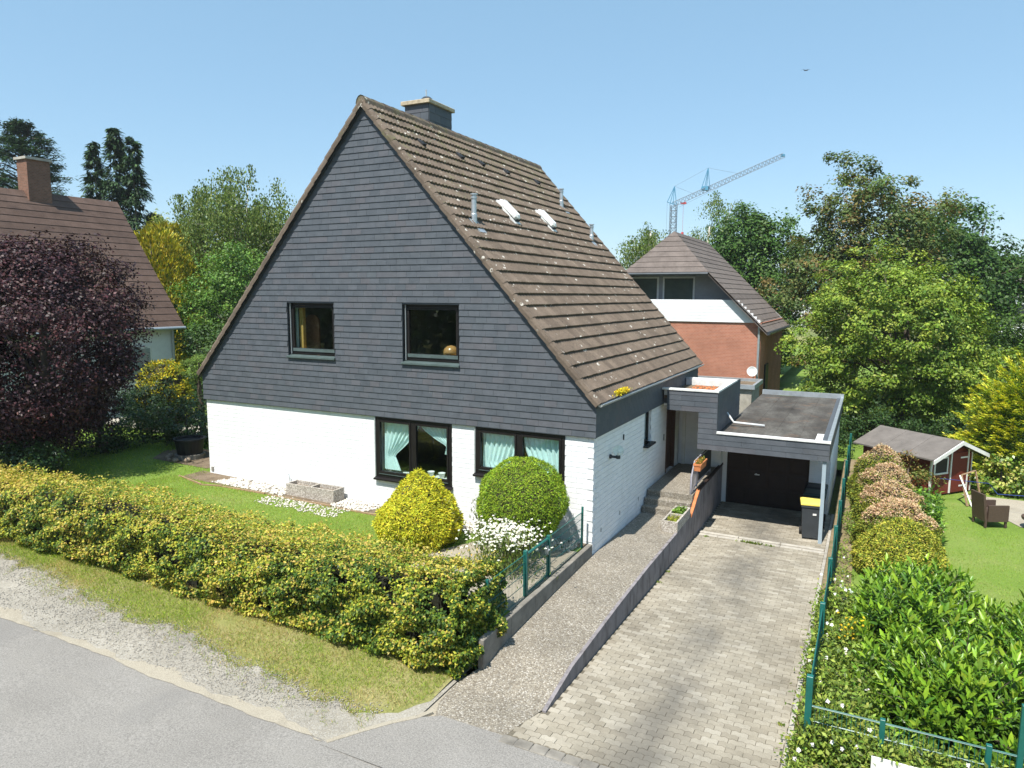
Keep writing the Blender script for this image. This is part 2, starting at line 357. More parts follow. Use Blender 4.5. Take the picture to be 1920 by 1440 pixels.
def pieces(name, tmpl, mats, mat, parent, root, limit=300, extra=None, restname=None):
    """tmpl=(verts,faces); mats = list of 4x4 in world space. The ones that show largest become objects, the rest one joined part."""
    me = bpy.data.meshes.new(name); me.from_pydata(tmpl[0], [], tmpl[1]); me.update(); me.materials.append(MT[mat])
    order = sorted(range(len(mats)), key=lambda i: (mats[i].translation-CAM).length)
    off = Matrix.Translation(-root.location) if root is not None else Matrix()
    direct = parent is root
    for i in order[:limit]:
        o = bpy.data.objects.new(name, me); COL.objects.link(o); o.parent = parent
        o.matrix_basis = (off @ mats[i]) if direct else mats[i]
    rest = MB()
    for i in order[limit:]: rest.add([mats[i] @ Vector(v) for v in tmpl[0]], tmpl[1])
    if extra: rest.add(extra.v, extra.f)
    if rest.v:
        o = rest.build(restname or name+'_field', mat, None); o.parent = parent; o['kind'] = 'stuff'
        if direct: o.location = -root.location
def boxm(cx, cy, cz, sx, sy, sz, rot=None):
    m = Matrix.Translation((cx, cy, cz)); 
    if rot is not None: m = m @ rot
    return m @ Matrix.Diagonal((sx, sy, sz, 1))
def unit(a): return a/np.maximum(np.linalg.norm(a, axis=-1, keepdims=True), 1e-9)
def pnoise(P, scale, seed):
    r = np.random.default_rng(seed); out = 0
    for i in range(7):
        kx = r.normal(size=3)*scale; out = out+np.sin(P@kx+r.uniform(0, 6.28))
    return out/7**.5/.75
def leafmesh(name, P, T, N, L, Wd, C, curl=.12):
    n = len(P); B = unit(np.cross(T, N)); N = np.cross(B, T)
    L = np.broadcast_to(np.asarray(L, float), (n,))[:, None]; Wd = np.broadcast_to(np.asarray(Wd, float), (n,))[:, None]
    V = np.stack([P, P+T*L*.45+B*Wd*.5+N*Wd*curl, P+T*L-N*L*.08, P+T*L*.45-B*Wd*.5+N*Wd*curl], 1).reshape(-1, 3)
    F = np.arange(4*n).reshape(n, 4); return npmesh(name, V, F, np.repeat(C, 4, 0))
def rdirs(n, r=RNG): return unit(r.normal(size=(n, 3)))
def palette(n, cols, jit=.18, r=RNG, idx=None):
    cols = np.array(cols); i = r.integers(0, len(cols), n) if idx is None else idx % len(cols)
    c = cols[i]*(1+jit*r.normal(size=(n, 1)))*(1+.06*r.normal(size=(n, 3))); return np.clip(c, .004, .95)
def leaf_TN(n, out, upb=.4, rnd=.6, tipout=.5, r=RNG):
    N = unit(out*.6+np.array([0, 0, upb])+rnd*rdirs(n, r)*1.0)
    T = rdirs(n, r)+out*tipout-np.array([0, 0, .15]); T = unit(T-N*np.sum(T*N, 1, keepdims=True)); return T, N
def crown_pts(r, c, rad, ncl, npc, cr, shell=.5, flat=.75, lump=.2, seed=1, zcut=-1.0):
    c = np.array(c, float); rad = np.array(rad, float); d = rdirs(ncl*2, r); d = d[d[:, 2] > zcut][:ncl]; ncl = len(d)
    q = (shell+(1-shell)*r.random((ncl, 1))**.6)*(1+lump*pnoise(d, 2.2, seed)[:, None])
    cc = c+d*rad*q; sz = cr*(.6+.8*r.random((ncl, 1)))
    off = rdirs(ncl*npc, r)*(r.random((ncl*npc, 1))**.45)*np.array([1, 1, flat]); idx = np.repeat(np.arange(ncl), npc)
    P = cc[idx]+off*sz[idx]; out = unit(.7*unit((P-c)/rad)+.6*unit(off)); return P, out, idx, cc
def limbs(mb, base, top, r0, targets, n=6):
    base = Vector(base); top = Vector(top); L = top-base
    w = Vector((random.uniform(-.1, .1), random.uniform(-.1, .1), 0))*L.length*.3
    pts = [base, base+L*.3+w*.5, base+L*.65+w, top]; mb.path(pts, [r0*1.25, r0, r0*.7, r0*.3], 8)
    for t in targets:
        t = Vector(t); k = random.uniform(.25, .8); s = base+L*k+w*min(1, k*1.4); m = (s+t)/2+Vector((0, 0, .12*(t-s).length))
        mb.path([s, m, t], [r0*.42*(1.1-k), r0*.25*(1.1-k), r0*.07], 5)
def tree(name, label, base, c, rad, ncl, npc, cr, leaf, cols, seed, cat='tree', group=None, mat='leaf', bark='bark', tr=.18, nl=14, upb=.4, tipout=.5, droop=0, shell=.5, flat=.75, lump=.2, wr=.6, jit=.18, rnd=.6, zcut=-1.0):
    r = np.random.default_rng(seed); random.seed(seed); t = thing(name, label, cat, base, group)
    P, out, idx, cc = crown_pts(r, c, rad, ncl, npc, cr, shell, flat, lump, seed, zcut)
    T, N = leaf_TN(len(P), out, upb, rnd, tipout, r)
    if droop: T = unit(T*.35+np.array([0, 0, -droop])); N = unit(N-T*np.sum(N*T, 1, keepdims=True))
    ci = r.integers(0, len(cols), ncl)[np.minimum(idx, ncl-1)]; sw = r.random(len(P)) < .35
    ci = np.where(sw, r.integers(0, len(cols), len(P)), ci)
    C = palette(len(P), cols, jit, r, ci); L = leaf*(.7+.6*r.random(len(P)))
    mb = MB(); limbs(mb, base, (c[0], c[1], c[2]+rad[2]*.45), tr, [tuple(q) for q in cc[r.permutation(len(cc))[:nl]]])
    mb.build('trunk', bark, t, smooth=True)
    mobj('crown', leafmesh('crown', P, T, N, L, L*wr, C), mat, t); return t
# ------------------------------------------------------------------ ground levels (metres)
def zs(x, y=0): return -.33-.015*min(x, 0) if x > -40 else .27
def zd(y): return float(np.interp(y, [-6.2, 5, 60], [-.30, -.74, -.74]))
def zw(y): return float(np.interp(y, [-6.3, -5.2, -4.2, -2, 0, 3.6, 9], [-.315, -.325, -.15, -.06, -.02, -.07, -.07]))
def zg(x, y=0): return .2+.016*min(max(-x, 0), 25)
def sheet(name, xs, ys, zf, mat, **k):
    V = [(x, y, zf(x, y)) for y in ys for x in xs]; n = len(xs)
    F = [(j*n+i, j*n+i+1, (j+1)*n+i+1, (j+1)*n+i) for j in range(len(ys)-1) for i in range(n-1)]
    mb = MB(); mb.add(V, F); return mb.build(name, mat, None, **k)
def strip(name, rows, zf, mat, nx=6, **k):
    V = []; n = nx+1
    for y, a, b in rows:
        for i in range(n): x = a+(b-a)*i/nx; V.append((x, y, zf(x, y)))
    F = [(j*n+i, j*n+i+1, (j+1)*n+i+1, (j+1)*n+i) for j in range(len(rows)-1) for i in range(nx)]
    mb = MB(); mb.add(V, F); return mb.build(name, mat, None, **k)
ST = dict(kind='structure')
fr = lambda a, b, n: [a+(b-a)*i/n for i in range(n+1)]
sheet('ground', fr(-700, 700, 20), fr(-700, 700, 20), lambda x, y: -1.05, 'field', **ST)
sheet('street', fr(-70, 70, 40), [-14.6, -10, -6.9], zs, 'asphalt', **ST)
sheet('far_verge', fr(-70, 70, 20), [-70, -20, -14.5], lambda x, y: zs(x)-.006, 'turf', **ST)
def edge_strip(name, mat, x0, x1, step, front, back, lift):
    mb = MB(); n = int((x1-x0)/step); V = []
    for i in range(n+1):
        x = x0+(x1-x0)*i/n; a, b = front(x), back(x)
        for q in range(4): y = a+(b-a)*q/3; V.append((x, y, zs(x)+lift))
    mb.add(V, [(i*4+j, (i+1)*4+j, (i+1)*4+j+1, i*4+j+1) for i in range(n) for j in range(3)]); return mb.build(name, mat, **ST)
wob = lambda x, a: a*(math.sin(x*2.1+1)*math.sin(x*.9)+.6*math.sin(x*5.3)*math.sin(x*3.7+2)+.35*math.sin(x*13.1+.5)*math.sin(x*8.3))
edge_strip('gravel_shoulder', 'gravel', -70, -.3, .16, lambda x: -7.18+wob(x, .03), lambda x: -4.4, .005)
edge_strip('sandy_edge', 'sand', -70, -1.1, .12, lambda x: -7.20+wob(x, .03), lambda x: -7.04+wob(x+3, .13), .0085)
sheet('roadside', fr(4.5, 70, 20), [-7.3, -6, -4.6], lambda x, y: zs(x)+.01, 'turf', **ST)
# grass verge with an uneven edge
gx = [-70, -30, -14, -11.64, -9.14, -6.53, -5.41, -3.16, -1.58, -.95, -.6, -.36]; gy = [-5.4, -5.4, -5.4, -5.58, -5.81, -6.2, -6.03, -6.37, -6.47, -6.42, -6.25, -5.75]
def verge_edge(x): return float(np.interp(x, gx, gy))+.10*math.sin(x*2.3)*math.sin(x*5.1+2)+.07*math.sin(x*7.7+1)*math.sin(x*3.1)+.04*math.sin(x*19+2)*math.sin(x*4.7)
mb = MB(); xs = [-60+i*1.5 for i in range(26)]+[-21+i*.12 for i in range(173)]; V = []
for x in xs:
    e = verge_edge(x)
    for q in range(5): y = e+(-4.3-e)*q/4; V.append((x, y, zs(x)+.0065+.038*min(q, 2)/2))
mb.add(V, [(i*5+j, (i+1)*5+j, (i+1)*5+j+1, i*5+j+1) for i in range(len(xs)-1) for j in range(4)])
mb.build('grass_verge', 'turf', **ST)
# apron between street and drive
strip('apron', [(-7.24, -1.1, 4.75), (-6.8, -.85, 4.72), (-6.36, -.54, 4.7), (-6.1, -.2, 4.66), (-5.98, -.02, .95)], lambda x, y: -.309+.02*(y+7.2)*0, 'asphalt', **ST)
mb = MB(); pts = [(-1.05, -7.16), (-.8, -6.78), (-.54, -6.42), (-.3, -6.16), (-.2, -5.95)]
tk = thing('kerb_edging', 'thin curved concrete edging between the grass verge and the drive apron', 'kerb', (-.6, -6.4, -.33))
for a, b in zip(pts[:-1], pts[1:]):
    d = Vector((b[0]-a[0], b[1]-a[1], 0)); n = Vector((-d.y, d.x, 0)).normalized()*.035
    MB().prism([(a[0]-n.x, a[1]-n.y, -.36), (b[0]-n.x, b[1]-n.y, -.36), (b[0]+n.x, b[1]+n.y, -.36), (a[0]+n.x, a[1]+n.y, -.36)], (0, 0, .058)).build('kerb_stone', 'sand', tk)
strip('apron_bed', [(-7.0, -1.2, .8), (-6, -.6, .8), (-4.9, -.6, .5)], lambda x, y: -.345, 'sand', **ST)
# walkway of washed aggregate
rows = [(-6.12, -.06, .94), (-5.7, -.24, 1.02), (-5.2, -.28, 1.16), (-4.8, -.15, 1.17)]+[(y, -.03, 1.17) for y in fr(-4.6, 3.7, 20)]
strip('walkway', rows, lambda x, y: zw(y), 'aggr', **ST)
# drive bed, pavers
drive = strip('driveway', [(-6.12, .93, 4.36), (-5.6, 1.02, 4.36), (-5.2, 1.1, 4.36)]+[(y, 1.1, 4.36) for y in fr(-5, 8.2, 30)], lambda x, y: zd(y)-.009, 'joint', **ST)
pl, pw = .224, .112
def wv(x):     # boundary curve, period = half a paver
    q = (x/(pl/2)) % 1.0; return .016*np.interp(q, [0, .2, .35, .65, .8, 1], [0, 0, 1, 1, 0, 0])
gp = .0035; xl = [gp, .2*pl/2, .35*pl/2, .65*pl/2, .8*pl/2]; xl = xl+[pl/2+x for x in ([0]+xl[1:])]+[pl-gp]
bot = [(x, float(wv(x))+gp) for x in xl]; top = [(x, pw+float(wv(x))-gp) for x in reversed(xl)]
out = bot+top; no = len(out)
pv = [(x, y, 0) for x, y in out]+[(x, y, -.05) for x, y in out]; nb = len(bot)
pf = [(i, i+1, no-2-i, no-1-i) for i in range(nb-1)]+[(i+no, (i+1) % no+no, (i+1) % no, i) for i in range(no)]
pm = []; row = 0; y = -5.93
while y < 7.85:
    x = (1.28 if y > -5.35 else 1.06)-(row % 2)*pl/2
    lo = 1.22 if y > -5.3 else 1.0
    while x < 4.30-.05:
        if x >= lo-.01 and x+pl <= 4.315:
            sl_ = math.atan2(zd(y+.1)-zd(y), .1)
            z = zd(y)+random.gauss(0, .0016)
            pm.append(Matrix.Translation((x, y, z)) @ Matrix.Rotation(sl_+random.gauss(0, .004), 4, 'X') @ Matrix.Rotation(random.gauss(0, .006), 4, 'Y'))
        x += pl
    y += pw; row += 1
pieces('paver', (pv, pf), pm, 'paver', drive, None, 300)
# half stones at the edges
mbh = MB(); y = -5.93; row = 0
while y < 7.85:
    lo = (1.28 if y > -5.35 else 1.06)
    if row % 2 == 0 and y > -5.3: pass
    if row % 2: 
        mbh.box(lo-.05, lo+pl/2-gp, y+gp, y+pw-gp, zd(y)-.05, zd(y+.05))
    x1 = lo-(row % 2)*pl/2
    while x1+pl <= 4.315: x1 += pl
    if x1 < 4.29: mbh.box(x1+gp, 4.312, y+gp, y+pw-gp, zd(y)-.05, zd(y+.05))
    y += pw; row += 1
o = mbh.build('half_paver', 'paver', None); o.parent = drive; o['kind'] = 'stuff'
# front row of darker kerb stones, side edging stones
for i in range(15):
    x = .95+i*.226; MB().bbox(x, x+.216, -6.12, -5.95, -.40, -.296+random.uniform(-.004, .004), .008).build('kerb_stone', 'dark_concrete', drive)
for i in range(12):
    y0 = -5.9+i*1.16; z = zd(y0+.5); MB().add([(4.32, y0, zd(y0)-.2), (4.385, y0, zd(y0)-.2), (4.385, y0+1.15, zd(y0+1.15)-.2), (4.32, y0+1.15, zd(y0+1.15)-.2), (4.32, y0, zd(y0)+.03), (4.385, y0, zd(y0)+.03), (4.385, y0+1.15, zd(y0+1.15)+.03), (4.32, y0+1.15, zd(y0+1.15)+.03)], BOXF).build('edging_stone', 'concrete', drive)
# gully and threshold in front of the garage
for i in range(6):
    x = 1.26+i*.51; MB().bbox(x, x+.5, 4.50, 4.62, -.80, zd(4.55)+.012, .006).build('drain_channel', 'concrete', drive)
for i in range(3):
    x = 1.26+i*1.02; MB().bbox(x, x+1.0, 4.64, 4.75, -.80, zd(4.7)+.045, .008).build('threshold_stone', 'concrete', drive)
# gardens
sheet('garden_lawn', [-70, -40, -25]+fr(-20, -.1, 30), [-4.5, -4, -3, -2, -1.0, -.45, .3, 3, 8, 20, 70], lambda x, y: zg(x)-(.5 if y < -4.4 else 0), 'lawn', **ST)
sheet('neighbour_lawn', fr(4.38, 70, 30), [-4.7, -3, -1, 1, 3, 5, 9, 20, 70], lambda x, y: zd(y)-.02, 'lawn', **ST)
sheet('back_garden', [-3, 0, 2, 4.4], [14.2, 30, 70], lambda x, y: -.78, 'lawn', **ST)
strip('fence_border', [(y, 4.39, 4.95) for y in fr(-4.6, 16, 20)], lambda x, y: zd(y)+.012, 'rough_soil', nx=3, **ST)
strip('patio', [(9.3, 9.0, 14), (9.9, 8.75, 14), (10.8, 8.5, 14), (11.6, 8.2, 14), (12.4, 7.9, 14)], lambda x, y: -.745, 'sand', nx=4, **ST)
strip('gravel_bed', [(-.68, -11.9, -4.2), (-.55, -12.1, -2.2), (-.2, -12.1, -.15), (.1, -12.1, -.15)], lambda x, y: zg(x)+.006, 'soil', nx=20, **ST)
strip('planting_bed', [(-3.6, -2.6, -.16), (-2.2, -2.9, -.16), (-1.2, -2.4, -.16), (-.5, -2.2, -.16)], lambda x, y: zg(x)+.010, 'sand', nx=6, **ST)
strip('side_bed', [(.3, -14.6, -12.2), (1.2, -15.2, -12.0), (2.0, -15.0, -12.0)], lambda x, y: zg(x)+.008, 'soil', nx=4, **ST)

# ================================================================== the house
HW, HL = 11.8, 9.73; RX, RZ, EZ = -5.9, 10.0, 3.36; SLP = (RZ-EZ)/5.9
SB = 2.55; WB = .058     # slate bottom; set-back of the painted wall behind the slate face
house = thing('house', 'white brick house with dark slate gable and steep brown tiled roof', 'house', (-5.9, 4.8, .2))
def rtop(x): return EZ+(5.9-abs(x-RX))*SLP
UW = [(-8.516, -6.96, 3.92, 5.295), (-4.892, -3.325, 3.92, 5.295)]
LW = [(-5.765, -3.563, 1.0, 2.54), (-2.92, -.714, 1.43, 2.54)]
# upper gable wall (backing of the slates)
mb = MB(); y0, y1 = .022, .30
xsplit = sorted(set([-11.78, RX, -.02]+[v for w in UW for v in w[:2]]))
for a, b in zip(xsplit[:-1], xsplit[1:]):
    hole = [w for w in UW if w[0]-.001 <= a and b <= w[1]+.001]
    spans = [(SB+.01, None)] if not hole else [(SB+.01, hole[0][2]), (hole[0][3], None)]
    for lo, hi in spans:
        t0, t1 = (hi, hi) if hi else (rtop(a)-.10, rtop(b)-.10)
        mb.prism([(a, y0, lo), (b, y0, lo), (b, y0, t1), (a, y0, t0)], (0, y1-y0, 0))
gable = mb.build('gable_cladding', 'slate', house)
# slates
CH = .1465; SWD = .288; TH = .007
sm = []; ex = MB(); nrow = int(math.ceil((RZ-SB)/CH)); tilt = math.atan2(.016, CH)
def slate_box(x0, x1, z0, z1, dy=0):
    return boxm((x0+x1)/2, .010+dy, (z0+z1)/2, x1-x0-.004, TH, (z1-z0)+.012, Matrix.Rotation(-tilt-random.gauss(0, .006), 4, 'X') @ Matrix.Rotation(random.gauss(0, .0016), 4, 'Y'))
for r_ in range(nrow):
    z0 = SB+r_*CH; z1 = z0+CH; zm = z0+CH
    hx = 5.9-(max(z1-EZ, 0))/SLP if z1 > EZ else 5.9
    hx0 = 5.9-(max(z0-EZ, 0))/SLP if z0 > EZ else 5.9
    xa, xb = RX-hx, RX+hx; xa0, xb0 = RX-hx0, RX+hx0
    x = -11.8-(r_ % 2)*SWD/2-.07*(r_*37 % 5)/5
    while x < 0:
        w = SWD*(2 if random.random() < .10 else 1)*(1+random.uniform(-.02, .02)); a, b = x, x+w; x = b
        if b < xa0+.01 or a > xb0-.01: continue
        segs = [(max(a, -11.8), min(b, 0))]
        for wn in UW:
            if z0 < wn[3]-.03 and z1 > wn[2]+.03:
                ns = []
                for s0, s1 in segs:
                    if s1 <= wn[0] or s0 >= wn[1]: ns.append((s0, s1)); continue
                    if s0 < wn[0]: ns.append((s0, wn[0]))
                    if s1 > wn[1]: ns.append((wn[1], s1))
                segs = ns
        for s0, s1 in segs:
            if s1-s0 < .03: continue
            zz0, zz1 = z0, z1
            for wn in UW:      # courses cut at heads and sills
                if s0 < wn[1]-.01 and s1 > wn[0]+.01:
                    if z0 < wn[3] < z1: zz0 = wn[3]
                    if z0 < wn[2] < z1: zz1 = wn[2]
            if zz1-zz0 < .03: continue
            if hx < 5.9 and (s0 < xa or s1 > xb):    # cut along the roof edge
                poly = [(s0, z0), (s1, z0), (s1, z1), (s0, z1)]
                def clip(poly, f):
                    o_ = []
                    for i in range(len(poly)):
                        p, q = poly[i], poly[(i+1) % len(poly)]; fp, fq = f(p), f(q)
                        if fp >= 0: o_.append(p)
                        if fp*fq < 0: t = fp/(fp-fq); o_.append((p[0]+(q[0]-p[0])*t, p[1]+(q[1]-p[1])*t))
                    return o_
                poly = clip(poly, lambda p: EZ+(p[0]+11.8)*SLP-p[1]-.005)
                if len(poly) > 2: poly = clip(poly, lambda p: EZ-p[0]*SLP-p[1]-.005)
                if len(poly) > 2:
                    yy = lambda zv: .001+.014*(zv-z0)/CH
                    ex.loft([[(px, yy(pz), pz) for px, pz in poly], [(px, yy(pz)+TH, pz) for px, pz in poly]])
            else: sm.append(slate_box(s0, s1, zz0, zz1))
pieces('slate', (BOXV, BOXF), sm, 'slate', gable, house, 300, ex)
for o in list(gable.children): pass
# side slate band under the eave (x = 0 side), and its mirrored one
sm = []
band = MB().box(-.30, -.022, .012, HL-.02, SB+.01, EZ-.05).build('side_cladding', 'slate', house)
for r_ in range(6):
    z0 = SB+r_*CH; z1 = min(z0+CH, EZ-.02); y = 0.0-(r_ % 2)*SWD/2
    while y < HL:
        a, b = max(y, .004), min(y+SWD, HL); y += SWD
        if b-a > .03: sm.append(boxm(-.010, (a+b)/2, (z0+z1)/2, TH, b-a-.004, z1-z0+.012, Matrix.Rotation(-tilt, 4, 'Y')))
pieces('slate', (BOXV, BOXF), sm, 'slate', band, house, 120)
MB().box(-11.78, -11.5, .012, HL-.02, SB+.01, EZ-.05).build('side_cladding', 'slate', house)
MB().prism([(-11.75, HL-.25, SB), (-.05, HL-.25, SB), (-.05, HL-.25, EZ-.1), (RX, HL-.25, RZ-.15), (-11.75, HL-.25, EZ-.1)], (0, .2, 0)).build('rear_gable', 'slate', house)
MB().box(-11.8, .002, -.004, .03, SB-.012, SB+.004).build('cladding_edge', 'dark_metal', house)
# painted brick walls: backing with openings + bricks
mb = MB(); bk = WB+.012
def wall_front(mb, a, b, holes, z0, z1, y0, y1):
    xs = sorted(set([a, b]+[v for w in holes for v in w[:2]]))
    for p, q in zip(xs[:-1], xs[1:]):
        h = [w for w in holes if w[0]-.001 <= p and q <= w[1]+.001]
        if not h: mb.box(p, q, y0, y1, z0, z1)
        else:
            if h[0][2] > z0: mb.box(p, q, y0, y1, z0, h[0][2])
            if h[0][3] < z1: mb.box(p, q, y0, y1, h[0][3], z1)
wall_front(mb, -11.8+WB+.012, -WB-.012, LW, -.35, SB+.06, bk, .36)
SIDEW = [(3.80, 4.43, 1.66, 2.54), (6.02, 7.05, .42, 2.50)]     # on the x=0 side: window, front door (y0,y1,z0,z1)
ys_ = sorted(set([.36, HL]+[v for w in SIDEW for v in w[:2]]))
for p, q in zip(ys_[:-1], ys_[1:]):
    h = [w for w in SIDEW if w[0]-.001 <= p and q <= w[1]+.001]
    if not h: mb.box(-.36, -WB-.012, p, q, -.9, SB+.06)
    else:
        mb.box(-.36, -WB-.012, p, q, -.9, h[0][2])
        if h[0][3] < SB+.05: mb.box(-.36, -WB-.012, p, q, h[0][3], SB+.06)
mb.box(-11.8+WB+.012, -11.44, .36, HL-.05, -.35, SB+.06); mb.box(-11.44, -.36, HL-.36, HL-.05, -.35, SB+.06)
wall = mb.build('wall', 'white', house)
bm_ = []; BH, BL, JT = .115, .25, .0075
def cut_holes(a, b, z0, z1, holes):
    segs = [(a, b)]
    for w in holes:
        if z0 < w[3]-.02 and z1 > w[2]+.02:
            ns = []
            for s0, s1 in segs:
                if s1 <= w[0] or s0 >= w[1]: ns.append((s0, s1)); continue
                if s0 < w[0]: ns.append((s0, w[0]))
                if s1 > w[1]: ns.append((w[1], s1))
            segs = ns
    return [s for s in segs if s[1]-s[0] > .03]
r_ = 0; z = SB-.0
while z > -.3:
    z1 = z; z0 = z-BH+JT; z -= BH; r_ += 1
    x = -WB-(r_ % 2)*BL/2
    while x > -11.8+WB:
        a, b = max(x-BL, -11.8+WB), x-.003; x -= BL
        for s0, s1 in cut_holes(a, b, z0, z1, LW): bm_.append(boxm((s0+s1)/2, WB+.012, (z0+z1)/2, s1-s0, .024+random.uniform(-.003, .003), z1-z0))
    y = WB+.026+((r_+1) % 2)*BL/2
    while y < HL-.1:
        a, b = y, min(y+BL-.003, HL-.1); y += BL
        for s0, s1 in cut_holes(a, b, z0, z1, SIDEW): bm_.append(boxm(-WB-.012, (s0+s1)/2, (z0+z1)/2, .024+random.uniform(-.0012, .0012), s1-s0, z1-z0))
bm_ = [m for m in bm_ if m.translation.z > -.25]
pieces('brick', (BOXV, BOXF), bm_, 'white', wall, house, 300)

# ---- roof
SN = Vector((SLP, 0, 1)).normalized(); DN = Vector((1, 0, -SLP)).normalized(); SLEN = 5.98*math.sqrt(1+SLP*SLP); NR = 27; EXP = SLEN/NR; TW = .3; NTL = 33
mb = MB()
for sgn in (1, -1):
    X = lambda x: RX+sgn*(x-RX)
    q = [(X(RX), 0, RZ-.02), (X(.05), 0, EZ-.05*SLP-.02), (X(.05), 0, EZ-.05*SLP-.12), (X(RX), 0, RZ-.16)]
    if sgn < 0: q = q[::-1]
    mb.prism([(a, -.055, c) for a, b, c in q], (0, HL+.11, 0))
roof = mb.build('roof', 'dark_metal', house)
npf = 8; prof = [(i/npf, .032*(.5-.5*math.cos(4*math.pi*i/npf))) for i in range(npf+1)]
TV = [(-EXP*1.04, TW*(v-.5), w) for v, w in prof]+[(EXP*.0, TW*(v-.5), w+.058) for v, w in prof]+[(EXP*.0, TW*(v-.5), w*.9+.002) for v, w in prof]
n1 = npf+1; TF = [(i, n1+i, n1+i+1, i+1) for i in range(npf)]+[(n1+i, 2*n1+i, 2*n1+i+1, n1+i+1) for i in range(npf)]
Y0R = -.07; YS = (HL+.14-2*.10)/NTL
def slope_frame(side, s, y, lift=.0):      # s = distance from the ridge down the slope
    n = Vector((SN.x*side, 0, SN.z)); d = Vector((DN.x*side, 0, DN.z)); o_ = Vector((RX, y, RZ))+d*s+n*lift
    e = Vector((0, 1, 0)); 
    return Matrix(((d.x, e.x, n.x, o_.x), (d.y, e.y, n.y, o_.y), (d.z, e.z, n.z, o_.z), (0, 0, 0, 1)))
tm = []
for i in range(NR):
    for j in range(NTL):
        y = Y0R+.10+YS*(j+.5)
        m = slope_frame(1, EXP*(i+1)+random.gauss(0, .003), y, .004+random.gauss(0, .0015)) @ Matrix.Rotation(random.gauss(0, .004), 4, 'Z') @ Matrix.Diagonal((1, YS/TW, 1, 1))
        tm.append(m)
pieces('roof_tile', (TV, TF), tm, 'tile', roof, house, 300)
tl = MB()
for i in range(NR):
    for j in range(NTL):
        m = slope_frame(-1, EXP*(i+1), Y0R+.10+YS*(j+.5), .004) @ Matrix.Diagonal((1, YS/TW, 1, 1)); tl.add([m @ Vector(v) for v in TV], TF)
o = tl.build('roof_tile_field', 'tile', None); o.parent = roof; o['kind'] = 'stuff'
# verge tiles: rounded cover pieces along both gable edges
for yv, sg in ((-.035, 1), (HL+.035, -1)):
    ring = [(-.075, -.10), (-.08, -.02), (-.055, .035), (0, .058), (.05, .045), (.065, .0)]
    ring = [(a*sg, b) for a, b in ring][::sg]
    VV = [(-EXP*1.03, a, b) for a, b in ring]+[(.0, a, b+.020) for a, b in ring]+[(.0, a*.8, b-.006) for a, b in ring]; k_ = len(ring)
    VF = [(i, k_+i, k_+i+1, i+1) for i in range(k_-1)]+[(k_+i, 2*k_+i, 2*k_+i+1, k_+i+1) for i in range(k_-1)]+[(0, k_-1, 2*k_-1, k_)]
    for side in (1, -1):
        vm = [slope_frame(side, EXP*(i+1), yv, .0) @ Matrix.Rotation(random.gauss(0, .006), 4, 'Z') for i in range(NR)]
        pieces('verge_tile', (VV, VF), vm, 'tile', roof, house, 60)
# ridge tiles
rg = [(-.15, -.13), (-.125, -.03), (-.07, .04), (0, .065), (.07, .04), (.125, -.03), (.15, -.13)]
RV = [(a, 0, b) for a, b in rg]+[(a*.93, .42, b-.012) for a, b in rg]+[(a*.85, .02, b-.02) for a, b in rg]; k_ = 7
RF = [(i, i+1, k_+i+1, k_+i) for i in range(6)]+[(i, 2*k_+i, 2*k_+i+1, i+1) for i in range(6)]
rm = [Matrix.Translation((RX, -.10+.395*i, RZ+.052)) @ Matrix.Rotation(random.gauss(0, .01), 4, 'Z') for i in range(25)]
pieces('ridge_tile', (RV, RF), rm, 'tile', roof, house, 60)
MB().prism([(RX-.13, -.085, RZ-.06), (RX+.13, -.085, RZ-.06), (RX+.07, -.085, RZ+.07), (RX, -.085, RZ+.1), (RX-.07, -.085, RZ+.07)], (0, .03, 0)).build('ridge_end_cap', 'tile', house)
MB().prism([(RX-.1, -.02, RZ-.24), (RX+.1, -.02, RZ-.24), (RX, -.02, RZ-.06)], (0, .1, 0)).build('apex_board', 'slate', house)
# dark barge strip under the verge tiles
for side in (1, -1):
    m0 = slope_frame(side, .1, 0); m1 = slope_frame(side, SLEN-.1, 0)
    mb = MB(); q = [m0 @ Vector((0, -.048, .0)), m1 @ Vector((0, -.048, 0)), m1 @ Vector((0, -.048, -.10)), m0 @ Vector((0, -.048, -.10))]
    mb.prism(q if side > 0 else q[::-1], (0, .05, 0)); mb.build('barge_board', 'dark_metal', house)
# gutter on the right eave
mb = MB(); gxx, gz = .105, EZ-.085; nn = 8
for rr, flip in ((.060, 1), (.054, -1)):
    a = [(gxx+rr*math.cos(math.pi+math.pi*i/nn), gz+rr*math.sin(math.pi+math.pi*i/nn)) for i in range(nn+1)]
    vs = [(x, -.06, z) for x, z in a]+[(x, HL+.05, z) for x, z in a]; k_ = nn+1
    mb.add(vs, [((i, i+1, k_+i+1, k_+i) if flip > 0 else (i, k_+i, k_+i+1, i+1)) for i in range(nn)])
mb.tube((gxx+.060, -.06, gz), (gxx+.060, HL+.05, gz), .012)
mb.add([(gxx+.058*math.cos(math.pi+math.pi*i/nn), -.06, gz+.058*math.sin(math.pi+math.pi*i/nn)) for i in range(nn+1)], [tuple(range(nn+1))])
mb.build('gutter', 'zinc', house)
MB().box(.004, .026, -.03, HL+.02, EZ-.16, EZ-.075).build('fascia_board', 'dark_metal', house)
